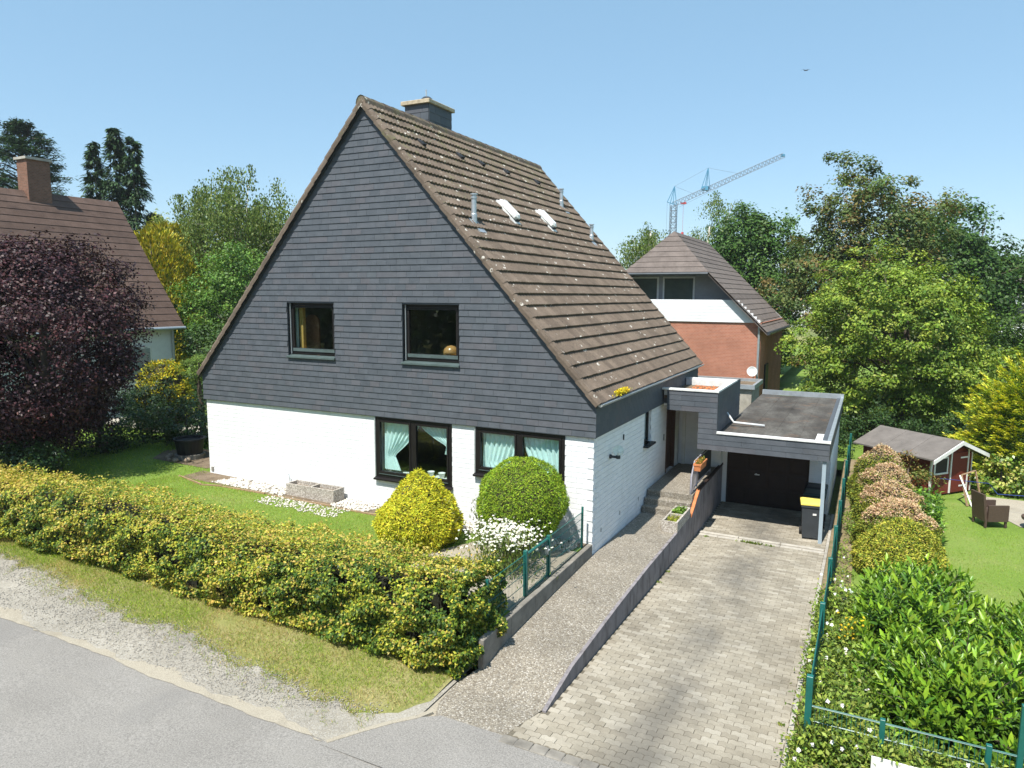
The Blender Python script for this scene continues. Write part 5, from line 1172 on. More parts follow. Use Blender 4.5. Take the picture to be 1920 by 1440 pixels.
o = bpy.data.objects['cherry_laurel']; o['label'] = 'bright green laurel leaves pushing out beside the browned domes'; o['category'] = 'bush'
# ================================================================== left garden
PUR = [(.030, .011, .015), (.040, .015, .019), (.055, .020, .023), (.022, .009, .013), (.072, .026, .028), (.046, .025, .032)]
tree('purple_tree', 'dense purple-leaved tree rising behind the beech hedge', (-15.7, -2.0, .45), (-15.7, -2.0, 4.2), (2.45, 2.4, 3.4), 740, 95, .48, .095, PUR, 81, mat='purple', shell=.55, lump=.13, nl=16, jit=.3)
DKG = [(.035, .075, .022), (.05, .10, .026), (.028, .06, .018), (.07, .125, .035)]
def bush(label, base, rad, ncl, npc, cr, leaf, cols, seed, **k): return tree('shrub', label, base, (base[0], base[1], base[2]+rad[2]*.85), rad, ncl, npc, cr, leaf, cols, seed, cat='shrub', tr=.05, nl=8, **k)
bush('dark rhododendron behind the black tub', (-15.6, 2.4, .4), (1.5, 1.1, .8), 90, 60, .32, .10, DKG, 82, mat='gloss')
bush('broad dark shrub beneath the purple tree', (-17.3, .4, .42), (1.7, 1.2, .95), 110, 60, .34, .10, DKG, 83, mat='gloss')
bush('dark shrub under the purple tree close to the hedge', (-18.6, -1.6, .42), (1.9, 1.3, 1.0), 110, 60, .34, .10, DKG, 84, mat='gloss')
bush('dark leafy shrub hiding the trunk of the purple tree', (-15.3, -2.95, .42), (1.5, .55, .62), 80, 60, .30, .09, DKG, 185, mat='gloss')
bush('dark shrub between hedge and purple tree towards the neighbour', (-18.0, -2.9, .42), (1.6, .6, .75), 80, 60, .32, .09, DKG, 186, mat='gloss')
bush('dark conifer-like bush between purple tree and yellow yew', (-18.7, 3.1, .42), (1.0, .9, 1.2), 90, 60, .30, .09, [(.022, .05, .024), (.035, .07, .03)], 85)
bush('pale green hydrangea bush at the corner of the house', (-13.3, 2.6, .4), (.62, .6, .55), 45, 55, .20, .085, [(.26, .34, .06), (.34, .42, .10), (.18, .26, .045)], 86)
revolve_shrub('yellow_yew', 'upright golden yellow yew beneath the white wall of the neighbour house', 'shrub', (-19.2, 4.3, .45), [(0, .7), (.6, .95), (1.3, .98), (1.9, .8), (2.25, .5), (2.4, .08)], 15000, .11, .34, [(.52, .42, .02), (.42, .38, .025), (.60, .48, .03), (.22, .26, .02), (.13, .18, .02)], 87, .14, bumpa=.09, bs=3, upb=.1, tipout=1.0, gaps=-.2)
t = tree('pruned_pine', 'small pruned pine with a bare trunk and flat pads by the house corner', (-16.15, 3.5, .4), (-16.2, 3.5, 2.95), (.62, .6, .5), 44, 110, .24, .07, [(.12, .20, .035), (.17, .26, .05), (.08, .14, .03)], 88, mat='needle', wr=.22, tr=.10, nl=6, shell=.3, flat=.45)
t = thing('black_tub', 'large black ribbed tub on a round plinth ringed with stones', 'tub', (-13.75, 1.0, .4))
MB().lathe([(.44, .40), (.44, .56), (.36, .56)], (-13.75, 1.0, 0), 20).build('plinth', 'dark_concrete', t)
MB().lathe([(.36, .56), (.44, 1.0), (.47, 1.0), (.47, 1.05), (.42, 1.05), (.41, .98), (.05, .97)], (-13.75, 1.0, 0), 24).build('tub_body', 'black', t)
for i, (dx, dy, s) in enumerate(((-.62, -.25, .10), (-.45, -.45, .09), (.12, -.62, .10), (.45, -.45, .11), (-.2, -.6, .07))):
    mb = MB(); mb.lathe([(s*.5, .40), (s, .43+s*.3), (s*.8, .42+s), (s*.2, .42+s*1.25)], (-13.75+dx, 1.0+dy, 0), 9); mb.build('field_stone', 'field_stone', None, smooth=True, label='rounded brown field stone lying at the foot of the black tub', cat='stone', group='stones round the tub')
t = thing('lawn_edging', 'thin timber edging between the lawn and the white pebbles', 'edging', (-9, -.7, .33))
for i, (a, b) in enumerate((((-12.2, -.62), (-10.9, -.95)), ((-10.9, -.95), (-10.3, -.78)), ((-10.3, -.78), (-8.8, -.72)), ((-8.7, -.72), (-6.6, -.70)), ((-6.5, -.70), (-4.4, -.66)))):
    d = Vector((b[0]-a[0], b[1]-a[1], 0)); n_ = Vector((-d.y, d.x, 0)).normalized()*.02; z = zg((a[0]+b[0])/2)
    MB().prism([(a[0]-n_.x, a[1]-n_.y, z-.05), (b[0]-n_.x, b[1]-n_.y, z-.05), (b[0]+n_.x, b[1]+n_.y, z-.05), (a[0]+n_.x, a[1]+n_.y, z-.05)], (0, 0, .085)).build('edging_board', 'lumber', t)
mb = MB(); mb.path([(-8.5, -.12, .30), (-8.5, -.12, .72), (-8.53, -.12, .76), (-8.58, -.12, .74)], .012, 6); mb.tube((-8.44, -.12, .3), (-8.44, -.12, .66), .012); mb.build('standpipe', 'zinc', None, label='thin metal garden standpipe against the white wall', cat='pipe')
# ================================================================== background trees, left
def spruce(label, base, h, rmax, seed, cols, n=9000, group=None, droop=.25, name='spruce_tree', L=.42, pw=1.0):
    r = np.random.default_rng(seed); t = thing(name, label, 'tree', base, group); nc = n//55; sc = r.random(nc)**.8; a_ = r.random(nc)*6.28; qc = rmax*(1-sc)**pw*(.35+.85*r.random(nc))+.05; i = np.repeat(np.arange(nc), 55); n = len(i); w_ = (.10+.30*(1-sc))[i]*(.6+.8*r.random(nc))[i]
    off = r.normal(size=(n, 3))*np.array([1, 1, .8])*w_[:, None]; a = a_[i]; P = np.array(base)+np.stack([qc[i]*np.cos(a), qc[i]*np.sin(a), h*(.05+.93*sc[i])-droop*qc[i]], 1)+off-np.array([0, 0, 1])*np.abs(off[:, :1])*.5
    out = np.stack([np.cos(a), np.sin(a), -.55+0*a], 1); T = unit(out+.5*rdirs(n, r)); N = unit(np.stack([.4*np.cos(a), .4*np.sin(a), 1+0*a], 1)+.5*rdirs(n, r)); LL = L*(.5+.7*r.random(n)); mobj('crown', leafmesh('crown', P, T, N, LL, LL*.32, palette(n, cols, .25, r)), 'needle', t)
    MB().tube(base, (base[0], base[1], base[2]+h*.97), .16, .02, 7).build('trunk', 'bark', t); return t
SPC = [(.026, .062, .024), (.04, .082, .03), (.055, .105, .04), (.018, .042, .02)]
spruce('slim dark spruce standing apart to the left of the pair', (-45.0, 19.0, .4), 16.0, 1.35, 91, SPC, 8000, 'tall dark spruces', pw=.75)
spruce('tallest dark spruce of the close pair', (-43.7, 19.7, .4), 17.0, 1.55, 92, SPC, 10000, 'tall dark spruces', pw=.7)
spruce('dark spruce leaning against the tallest spruce on its right', (-42.5, 20.2, .4), 16.4, 1.25, 93, SPC, 8000, 'tall dark spruces', pw=.65)
spruce('broad dark conifer filling in below the tall spruces', (-42.2, 21.5, .4), 11.0, 4.6, 94, SPC, 11000, L=.55)
CED = [(.030, .07, .035), (.045, .095, .045), (.06, .12, .055), (.022, .05, .028)]
r = np.random.default_rng(95); t = thing('cedar_tree', 'wide blue-green cedar with layered branches behind the brick chimney', 'tree', (-55, 19.8, .4)); PP = []; mb = MB(); mb.tube((-55, 19.8, .4), (-55.2, 19.8, 18.4), .35, .05, 8)
for i in range(130):
    s = r.random(); z = 7+11.6*s; a = r.random()*6.28; R = (5.2*(1-s)**.7+.6)*(.7+.5*r.random()); tip = np.array([-55+R*math.cos(a), 19.8+R*math.sin(a), z+.1*R]); mb.path([(-55.1, 19.8, z-.4), (tip+np.array([-55.1, 19.8, z]))/2+[0, 0, .2], tip], [.08, .05, .02], 4)
    m = 190; f = .25+.75*r.random(m)**.7; w = (1-f*.5)*R*.34; PP.append(np.array([-55, 19.8, z])+(tip-np.array([-55, 19.8, z]))*f[:, None]+np.stack([-math.sin(a)*w*r.normal(size=m)*.6, math.cos(a)*w*r.normal(size=m)*.6, .16*r.normal(size=m)-.10*f], 1))
P = np.concatenate(PP); m = len(P); mb.build('trunk', 'bark', t); T, N = leaf_TN(m, np.tile([0, 0, 1.], (m, 1)), .6, .5, -.1, r); mobj('crown', leafmesh('crown', P, T, N, .32, .10, palette(m, CED, .25, r)), 'needle', t)
BIR = [(.11, .165, .035), (.15, .21, .045), (.08, .13, .03), (.18, .23, .06)]
def birch(label, base, c, rad, seed, ncl=150, npc=130, cols=BIR):
    r = np.random.default_rng(seed); random.seed(seed); t = thing('birch_tree', label, 'tree', base, None); d = rdirs(ncl, r); q = .35+.65*r.random((ncl, 1))**.5; cc = np.array(c)+d*np.array(rad)*q*(1+.22*pnoise(d, 2.5, seed)[:, None])
    ln = (.8+1.5*r.random(ncl)); idx = np.repeat(np.arange(ncl), npc); s = r.random(len(idx)); sp = .22+.35*r.random(ncl); P = cc[idx]+np.stack([sp[idx]*r.normal(size=len(idx))*(.55+.3*s), sp[idx]*r.normal(size=len(idx))*(.55+.3*s), -ln[idx]*s+.3], 1)
    T = unit(np.stack([.4*r.normal(size=len(idx)), .4*r.normal(size=len(idx)), -1+0*s], 1)); N = rdirs(len(idx), r)+np.array([0, -.6, .5]); N = unit(N-T*np.sum(N*T, 1, keepdims=True)); L = .13*(.6+.8*r.random(len(idx)))
    mobj('crown', leafmesh('crown', P, T, N, L, L*.62, palette(len(idx), cols, .2, r)), 'leaf', t); mb = MB(); limbs(mb, base, (c[0], c[1], c[2]+rad[2]*.7), .2, [tuple(q) for q in cc[:30]]); mb.build('trunk', 'birchbark', t, smooth=True); return t
birch('large weeping birch rising behind the left roof edge', (-27.5, 16.2, .4), (-27.6, 16.0, 8.6), (4.2, 3.4, 3.3), 101, 330, 170)
tree('deciduous_tree', 'bright green deciduous tree in front of the weeping birch', (-22.3, 11.5, .4), (-22.3, 11.4, 4.6), (3.1, 2.8, 3.5), 320, 80, .55, .14, [(.075, .16, .026), (.11, .21, .035), (.055, .12, .02), (.15, .26, .045)], 102, shell=.55)
tree('deciduous_tree', 'shaded green tree behind the house at the left roof edge', (-18.4, 12.5, .4), (-18.4, 12.5, 3.6), (3.0, 2.4, 3.0), 220, 80, .55, .14, [(.06, .125, .024), (.09, .17, .03), (.045, .10, .02)], 103, shell=.55)
GOLD = [(.40, .33, .02), (.46, .38, .03), (.30, .30, .03), (.16, .19, .02), (.52, .44, .06)]
def flame(label, base, h, R, seed, n, cols=GOLD, L=.3):
    r = np.random.default_rng(seed); t = thing('golden_cypress', label, 'tree', base); s = r.random(n); a = r.random(n)*6.28; lump = 1+.25*np.sin(a*4+s*9)+.15*np.sin(a*9+s*23); q = R*np.sin(np.pi*(.12+.86*(1-s)**.75))**.8*lump*(.6+.4*r.random(n)**.4); P = np.array(base)+np.stack([q*np.cos(a), q*np.sin(a), h*s*.95], 1)
    T = unit(np.stack([np.cos(a)*.7, np.sin(a)*.7, .9+0*a], 1)+.3*rdirs(n, r)); N = unit(np.stack([np.cos(a), np.sin(a), .3+0*a], 1)+.5*rdirs(n, r)); LL = L*(.5+.7*r.random(n)); mobj('crown', leafmesh('crown', P, T, N, LL, LL*.3, palette(n, cols, .2, r)), 'needle', t)
    MB().tube(base, (base[0], base[1], base[2]+h*.9), .14, .03, 7).build('trunk', 'bark', t); return t
flame('golden cypress with flame-like sprays behind the neighbour roof', (-28.6, 11.0, .4), 8.6, 1.9, 104, 12000)
tree('pale_tree', 'pale yellow-green tree between the spruces and the birch', (-38.5, 19.3, .4), (-38.5, 19.3, 7.0), (2.6, 2.4, 3.4), 130, 70, .6, .2, [(.34, .36, .09), (.42, .42, .13), (.24, .28, .06)], 105)
flame('tall narrow golden cypress behind the pale yellow tree', (-30.2, 13.3, .4), 9.3, 1.5, 106, 8000)
tree('dark_backdrop_tree', 'dark green tree behind the small pruned pine', (-20.6, 8.3, .4), (-20.6, 8.6, 2.4), (2.2, 1.6, 2.2), 130, 70, .45, .13, DKG, 107)
# ================================================================== neighbour house, left
def course_roof(mb, p0, p1, q0, q1, n, th=.03):     # p0-p1 ridge line, q0-q1 eave line; stepped courses
    p0, p1, q0, q1 = map(Vector, (p0, p1, q0, q1)); nn = (p1-p0).cross(q0-p0).normalized()
    if nn.z < 0: nn = -nn
    for i in range(n):
        a, b = i/n, (i+1)/n; A0, A1, B0, B1 = p0.lerp(q0, a), p1.lerp(q1, a), p0.lerp(q0, b), p1.lerp(q1, b)
        mb.loft([[A0, A1, B1, B0], [A0+nn*.01, A1+nn*.01, B1+nn*th, B0+nn*th]])
lh = thing('neighbour_house', 'white neighbour house with steep brown tiled roof behind the purple tree', 'house', (-26, 0, .4))
mb = MB(); mb.box(-29.6, -22.3, -8, 7.2, .2, 4.25); mb.prism([(-29.6, 7.0, 4.2), (-22.3, 7.0, 4.2), (-26, 7.0, 9.3)], (0, .2, 0)); mb.prism([(-29.6, -8, 4.2), (-22.3, -8, 4.2), (-26, -8, 9.3)], (0, .2, 0)); mb.build('wall', 'render_w', lh)
mb = MB(); course_roof(mb, (-26, -8.4, 9.62), (-26, 7.5, 9.62), (-21.95, -8.4, 4.05), (-21.95, 7.5, 4.05), 20); course_roof(mb, (-26, 7.5, 9.62), (-26, -8.4, 9.62), (-30.05, 7.5, 4.05), (-30.05, -8.4, 4.05), 20); rf = mb.build('roof', 'nroof', lh)
mb = MB(); mb.box(-26.35, -25.65, 3.5, 4.4, 8.6, 10.85); c_ = mb.build('chimney', 'brick_ch', lh); MB().box(-26.42, -25.58, 3.43, 4.47, 10.85, 10.95).build('chimney_cap', 'concrete', lh)
for y0 in (4.6, 1.0, -3):
    w = MB().box(-22.3, -22.26, y0, y0+1.5, 1.9, 3.3).build('window', 'white_trim', lh)
    o = MB().box(-22.265, -22.25, y0+.1, y0+.7, 2.0, 3.2).build('pane', 'glass', lh); kid(o, w); o = MB().box(-22.265, -22.25, y0+.8, y0+1.4, 2.0, 3.2).build('pane', 'glass', lh); kid(o, w); o = MB().box(-22.262, -22.258, y0+.1, y0+1.4, 2.0, 3.2).build('backing', 'render_g', lh); kid(o, w)
mb = MB(); mb.path([(-21.9, -8.4, 4.02), (-21.9, 7.5, 4.02)], .07, 8); mb.build('gutter', 'zinc', lh); MB().tube((-22.2, 7.1, .3), (-22.2, 7.1, 4.0), .05, n=8).build('downpipe', 'zinc', lh)
strip('side_path', [(3.0, -24, -13.5), (4.6, -24, -14)], lambda x, y: zg(x)+.012, 'concrete', **ST)
# ================================================================== neighbour house, right
rh = thing('brick_house', 'red brick house with a half-hipped grey roof and white balcony band', 'house', (-3.5, 24, -.74))
GYR, RXR, RZR = 18.6, -3.5, 8.5
mb = MB(); mb.box(-7.75, .75, GYR, 27.0, -1, 4.35); bw = mb.build('wall', 'brick_red', rh)
mb = MB(); mb.prism([(-7.3, GYR+1.0, 4.4), (.3, GYR+1.0, 4.4), (-1.75, GYR+1.0, 6.5), (-5.25, GYR+1.0, 6.5)], (0, .2, 0)); mb.build('gable_wall', 'render_g', rh); MB().prism([(-7.7, 26.8, 4.35), (.7, 26.8, 4.35), (-3.5, 26.8, 8.3)], (0, .2, 0)).build('rear_gable', 'render_g', rh)
MB().prism([(-7.7, GYR-.05, 4.352), (.70, GYR-.05, 4.352), (-.35, GYR-.05, 5.34), (-6.65, GYR-.05, 5.34)], (0, .11, 0)).build('balcony_parapet', 'render_w', rh)
for i in range(7): MB().box(-7.70+i*.15, .70-i*.15, GYR-.065, GYR-.051, 4.36+i*.139, 4.36+i*.139+.131).build('balcony_board', 'render_w', rh)
MB().box(-7.7, .7, GYR+.05, GYR+1.0, 4.36, 4.42).build('balcony_floor', 'concrete', rh)
for xw in (-5.6, -3.9): 
    w = MB().box(xw, xw+1.5, GYR+.96, GYR+.999, 4.45, 6.4).build('window', 'white_trim', rh); kid(MB().box(xw+.1, xw+1.4, GYR+.95, GYR+.959, 4.55, 6.3).build('pane', 'glass', rh), w)
    kid(MB().box(xw+.08, xw+1.42, GYR+.9595, GYR+.965, 4.53, 6.32).build('backing', 'room', rh), w)
ye = 27.3; yg = GYR-.35; hz = 6.55; hx = RZR-hz; hy = GYR+1.2; ex_ = 1.05; ez_ = RZR-(ex_-RXR)*1.0
mb = MB()
for s in (1, -1):
    X = lambda x: RXR+s*(x-RXR)
    course_roof(mb, (X(RXR), hy, RZR), (X(RXR), ye, RZR), (X(RXR+hx), yg+.0, hz), (X(RXR+hx), ye, hz), 8); course_roof(mb, (X(RXR+hx), yg, hz), (X(RXR+hx), ye, hz), (X(ex_), yg, ez_), (X(ex_), ye, ez_), 11)
    course_roof(mb, (X(RXR+hx), yg, hz-.12), (X(RXR+hx), ye, hz-.12), (X(ex_), yg, ez_-.12), (X(ex_), ye, ez_-.12), 1)
course_roof(mb, (RXR-.02, hy, RZR), (RXR+.02, hy, RZR), (RXR-hx, yg, hz), (RXR+hx, yg, hz), 8); mb.build('roof', 'nroof2', rh)
mb = MB(); mb.tube((RXR-hx, yg, hz-.06), (RXR+hx, yg, hz-.06), .07, n=8); mb.tube((ex_+.05, yg, ez_-.03), (ex_+.05, ye, ez_-.03), .08, n=8); mb.build('gutter', 'dark_metal', rh)
MB().box(.74, .82, 20.2, 21.2, 1.0, 2.4).build('window', 'black', rh)
MB().tube((.68, GYR-.1, -.8), (.68, GYR-.1, 4.2), .05, n=8).build('downpipe', 'zinc', rh)
mb = MB(); mb.lathe([(.02, -.04), (.13, -.015), (.22, .04), (.21, .045), (.12, 0), (.02, -.02)], (0, 0, 0), 18); o = mb.build('satellite_dish', 'coping', rh); o.location = Vector((.50, GYR-.35, 2.25))-rh.location; o.rotation_euler = (math.radians(75), 0, .2)
MB().tube((.5, GYR, 2.15), (.5, GYR-.33, 2.25), .02).build('dish_arm', 'zinc', rh)
t = thing('outbuilding', 'low flat-roofed outbuilding with gravel roof behind the garage', 'outbuilding', (.3, 15.3, -.74)); MB().box(-2.5, 1.05, 14.5, 16.6, -.9, 1.95).build('wall', 'concrete', t); mb = MB(); mb.box(-2.6, 1.15, 14.4, 16.7, 1.95, 2.0); mb.build('roof', 'soil', t)
for a in ((-2.62, 1.17, 14.38, 14.48), (-2.62, 1.17, 16.62, 16.72), (1.07, 1.17, 14.48, 16.62)): MB().box(*a, 1.95, 2.12).build('roof_edge', 'zinc', t)
# ================================================================== garden shed, chair, rope
F_ = Vector((7.55, 12.2, -.74)); wd = Vector((.64, .77, 0)).normalized(); bd = Vector((-wd.y, wd.x, 0)); Z = Vector((0, 0, 1))
def S(a, b, z): return F_+wd*a+bd*b+Z*z
sh = thing('garden_shed', 'small red wooden garden shed with white trim and felt roof', 'shed', tuple(F_))
def sbox(a0, a1, b0, b1, z0, z1): return MB().prism([S(a0, b0, z0), S(a1, b0, z0), S(a1, b1, z0), S(a0, b1, z0)], Z*(z1-z0))
mb = MB(); mb.prism([S(-.95, 0, .03), S(.95, 0, .03), S(.95, 0, 1.30), S(0, 0, 1.68), S(-.95, 0, 1.30)], bd*2.5); mb.build('wall', 'red', sh)
for i in range(13): a = -.94+i*.145; hh = 1.30+.38*(1-abs(a+.07)/.95); sbox(a, a+.138, -.018, -.001, .04, hh-.06).build('plank', 'red', sh)
for s in (1, -1):
    mb = MB(); mb.prism([S(0, -.32, 1.74), S(s*1.28, -.32, 1.24), S(s*1.28, 2.65, 1.24), S(0, 2.65, 1.74)][::s], Z*.045); rr_ = mb.build('roof_half', 'felt', sh)
    for b in (-.32, .65, 1.6): mb = MB(); mb.prism([S(0, b, 1.786), S(s*1.28, b, 1.286), S(s*1.28, b+.06, 1.286), S(0, b+.06, 1.786)][::s], Z*.008); kid(mb.build('felt_lap', 'felt', sh), rr_)
    mb = MB(); mb.prism([S(0, -.35, 1.66), S(s*1.30, -.35, 1.15), S(s*1.30, -.35, 1.27), S(0, -.35, 1.78)][::s], bd*.03); mb.build('barge_board', 'white_trim', sh)
d_ = sbox(-.02, .70, -.045, -.022, .06, 1.34).build('door', 'red', sh)
for z in (.22, 1.14): kid(sbox(.36, .70, -.052, -.046, z, z+.05).build('hinge', 'white_trim', sh), d_)
for a in (-.09, .72): sbox(a, a+.05, -.052, -.02, .05, 1.42).build('trim', 'white_trim', sh)
sbox(-.8, -.25, -.03, -.018, .75, 1.2).build('window', 'black', sh)
for a in (-.84, -.25): sbox(a, a+.05, -.045, -.018, .72, 1.24).build('trim', 'white_trim', sh)
sbox(-.84, -.20, -.045, -.018, 1.2, 1.25).build('trim', 'white_trim', sh); sbox(-.84, -.20, -.06, -.018, .70, .75).build('trim', 'white_trim', sh); sbox(-.97, -.92, -.03, .02, .03, 1.3).build('trim', 'white_trim', sh); sbox(.92, .97, -.03, .02, .03, 1.3).build('trim', 'white_trim', sh)
fm = thing('timber_frame', 'empty weathered timber frame leaning in front of the shed door', 'frame', tuple(S(0, -.6, 0)))
P0, P1, P2, P3 = S(-.75, -1.1, .0), S(.55, -.65, .0), S(.50, -.45, .82), S(-.60, -.75, .86)
for a, b, m_ in ((P0, P3, 'lumber'), (P1, P2, 'lumber'), (P3, P2, 'lumber'), (P0, P1, 'lumber'), (S(-.68, -1.2, .0), S(-.68, -.75, .86), 'white_trim')): MB().tube(a, b, .028, n=4).build('rail' if m_ == 'lumber' else 'batten', m_, fm)
mb = MB(); mb.path([S(-1.2, -.5, .75), S(.5, -.9, .52), (8.6, 10.6, -.2), (10.2, 10.3, -.05), (12.5, 10.2, .3)], .010, 5); mb.build('rope', 'rope', None, label='thin blue rope strung from the shed across the garden', cat='rope')
def armchair(label, x, y, z, a):
    t = thing('rattan_armchair', label, 'chair', (x, y, z)); R = Matrix.Translation((x, y, z)) @ Matrix.Rotation(a, 4, 'Z')
    def B(mb, x0, x1, y0, y1, z0, z1, lean=0):
        vs = [(x0, y0, z0), (x1, y0, z0), (x1, y1, z0), (x0, y1, z0), (x0-lean, y0, z1), (x1-lean, y0, z1), (x1-lean, y1, z1), (x0-lean, y1, z1)]; return mb.add([R @ Vector(v) for v in vs], BOXF)
    B(MB(), -.24, .30, -.25, .25, .24, .42).build('seat', 'rattan', t); B(MB(), -.30, -.24, -.28, .28, .16, .92, .10).build('backrest', 'rattan', t)
    for s in (-1, 1): B(MB(), -.24, .31, s*.28-.03, s*.28+.03, .17, .62).build('armrest', 'rattan', t)
    for u_ in (-.27, .27):
        for s in (-.26, .26): B(MB(), u_-.025, u_+.025, s-.025, s+.025, 0, .26).build('leg', 'rattan', t)
armchair('brown rattan armchair standing on the neighbour lawn', 8.25, 9.15, zd(9), .45)
t = thing('garden_table', 'low brown round garden table at the edge of the patio', 'table', (9.35, 9.3, -.74)); MB().lathe([(.34, -.50), (.36, -.46), (.36, -.42), (.02, -.41)], (9.35, 9.3, 0), 24).build('table_top', 'rattan', t)
for i in range(4): MB().tube((9.35+.22*math.cos(i*1.57), 9.3+.22*math.sin(i*1.57), -.74), (9.35+.25*math.cos(i*1.57), 9.3+.25*math.sin(i*1.57), -.48), .02).build('leg', 'rattan', t)
# ================================================================== trees, right
LG = [(.18, .27, .032), (.24, .33, .042), (.14, .22, .028), (.31, .38, .06), (.10, .17, .026)]
tree('hazel_tree', 'broad bright yellow-green tree behind the red shed', (6.3, 22.0, -.78), (6.35, 21.9, 3.3), (4.5, 3.6, 4.6), 720, 95, .50, .14, LG, 111, shell=.45, lump=.22, nl=24, tr=.2, upb=.5, flat=.5)
BG = [(.085, .13, .035), (.13, .16, .045), (.20, .15, .05), (.065, .11, .03), (.11, .17, .045)]
tree('maple_tree', 'tall airy tree with brownish tips behind the bright tree', (4.3, 30, -.78), (4.3, 30, 6.4), (3.8, 3.2, 4.9), 520, 130, .66, .18, BG, 112, shell=.35, lump=.3, nl=40, tr=.2)
tree('maple_tree', 'dark green maple rising right of the bright tree', (9.9, 37, -.78), (9.7, 37, 6.0), (4.1, 3.4, 4.5), 380, 95, .8, .22, [(.045, .10, .022), (.065, .135, .03), (.035, .08, .018), (.09, .17, .035)], 113, shell=.5, lump=.25, nl=26, tr=.25)
tree('deciduous_tree', 'dark tree filling the gap beside the golden conifer', (11.6, 25, -.78), (11.6, 25, 2.3), (3.4, 2.6, 2.9), 200, 80, .6, .15, [(.075, .14, .025), (.11, .19, .035), (.05, .10, .02)], 114)
bush('dark undergrowth beneath the bright yellow-green tree', (5.4, 19.5, -.8), (2.4, 1.5, 1.0), 110, 60, .4, .11, DKG, 115); bush('dark laurel thicket behind the shed', (9.3, 19.0, -.8), (2.2, 1.2, 1.1), 100, 60, .4, .11, DKG, 116); bush('dark bush at the far corner of the garage', (3.2, 16.6, -.8), (1.2, 1.0, 1.25), 70, 60, .35, .11, DKG, 117)
bush('rusty leaved shrub between the domes and the shed', (6.3, 11.0, -.76), (.85, .55, .75), 45, 50, .22, .07, [(.16, .18, .04), (.24, .15, .05), (.12, .16, .035)], 118)
GC = [(.52, .56, .045), (.36, .44, .035), (.19, .29, .03), (.68, .66, .08), (.09, .16, .02)]
r = np.random.default_rng(119); b0 = np.array([10.2, 15.4, -.78]); t = thing('golden_thuja', 'large golden-green thuja with sweeping sprays beside the shed', 'tree', tuple(b0)); n = 780; d = rdirs(n, r); d[:, 2] = np.abs(d[:, 2])*1.0; rr = np.array([2.3, 1.8, 4.3]); cc = b0+d*rr*np.array([1, 1, 1])*(.65+.35*r.random((n, 1)))*np.where(d[:, 2:3] > .6, 1.0, 1.0); k = 75; f = r.random((n, k)); ax = unit(d*np.array([1, 1, .3])+np.array([-.15, -.2, .35])); side = unit(np.cross(ax, [0, 0, 1.])); P = cc[:, None]+ax[:, None]*(f*.75-.3)[..., None]+side[:, None]*((1-f)*.24*r.normal(size=(n, k)))[..., None]+r.normal(size=(n, k, 3))*.03; P = P.reshape(-1, 3); T = unit(np.repeat(ax, k, 0)+.5*np.repeat(side, k, 0)*r.normal(size=(n*k, 1))+.15*rdirs(n*k, r)); N = unit(np.array([0, 0, 1.])+.5*rdirs(n*k, r)); ci = np.clip(((1-f.reshape(-1))*5.2+1.0*r.random(n*k)-.3).astype(int), 0, 4); cidx = np.array([3, 0, 1, 2, 4])[ci]; L = .13*(.6+.7*r.random(n*k)); mobj('crown', leafmesh('crown', P, T, N, L, L*.32, palette(n*k, GC, .18, r, cidx)), 'needle', t); MB().tube(tuple(b0), (b0[0], b0[1], b0[2]+3.6), .16, .03, 7).build('trunk', 'bark', t)
bush('yellow variegated laurel in front of the golden thuja', (9.0, 13.0, -.76), (.9, .6, .65), 55, 45, .25, .12, [(.30, .36, .05), (.46, .46, .14), (.16, .26, .03), (.10, .18, .025)], 120, mat='gloss')
tree('poplar_tree', 'dark green rounded tree behind the grey-roofed brick house', (-2.4, 38, -.8), (-2.5, 38, 6.6), (3.5, 3.0, 5.7), 400, 100, .75, .22, [(.06, .13, .026), (.085, .17, .034), (.045, .10, .02), (.12, .21, .05)], 121, shell=.5, lump=.18, tipout=.9)
birch('airy birch showing left of the grey half-hipped roof', (-9.4, 36.5, -.8), (-9.4, 36.4, 7.4), (2.6, 2.2, 3.8), 122, 110, 140); birch('pale birch between the crane and the dark rounded tree', (-6.1, 40.5, -.8), (-6.1, 40.5, 7.8), (2.6, 2.2, 4.0), 123, 110, 140)
bush('green shrub peeping over the tiled roof near the small vent pipes', (-10.9, 30, -.8), (2.0, 2.0, 3.9), 70, 70, .5, .16, [(.08, .16, .03), (.12, .2, .04)], 124)
# ================================================================== far distance
for i, (x, y, w_, h, m_) in enumerate(((-11, 150, 14, 9.2, 'render_w'),)):
    t = thing('warehouse', 'long white warehouse with a teal band far beyond the trees', 'warehouse', (x, y, -1)); MB().box(x-w_/2, x+w_/2, y, y+18, -1.05, 6.6).build('wall', 'render_w', t); MB().box(x-w_/2-.1, x+w_/2+.1, y-.1, y+18.1, 6.6, 8.6).build('upper_band', 'teal', t); MB().box(x-w_/2, x+w_/2, y, y+18, 8.6, 8.9).build('roof', 'zinc', t)
    for q in range(3): MB().box(x-w_/2+2+q*4, x-w_/2+4.2+q*4, y-.05, y+.02, 3.2, 4.8).build('window', 'black', t)
t = thing('white_villa', 'distant white flat-roofed house seen past the dark maple', 'house', (29, 122, -1)); MB().box(23, 38, 120, 130, -1.05, 5.4).build('wall', 'render_w', t); MB().box(22.6, 38.4, 119.6, 130.4, 5.4, 5.9).build('roof', 'render_w', t); MB().box(27.5, 38, 122, 130, 5.9, 8.2).build('upper_storey', 'render_w', t); MB().prism([(25, 130, 7), (34, 130, 7), (29, 130, 11)], (0, 8, 0)).build('rear_roof', 'nroof2', t)
for q in range(4): MB().box(24+q*3.4, 26.2+q*3.4, 119.93, 120.02, 1.6, 4.4).build('window', 'black', t)
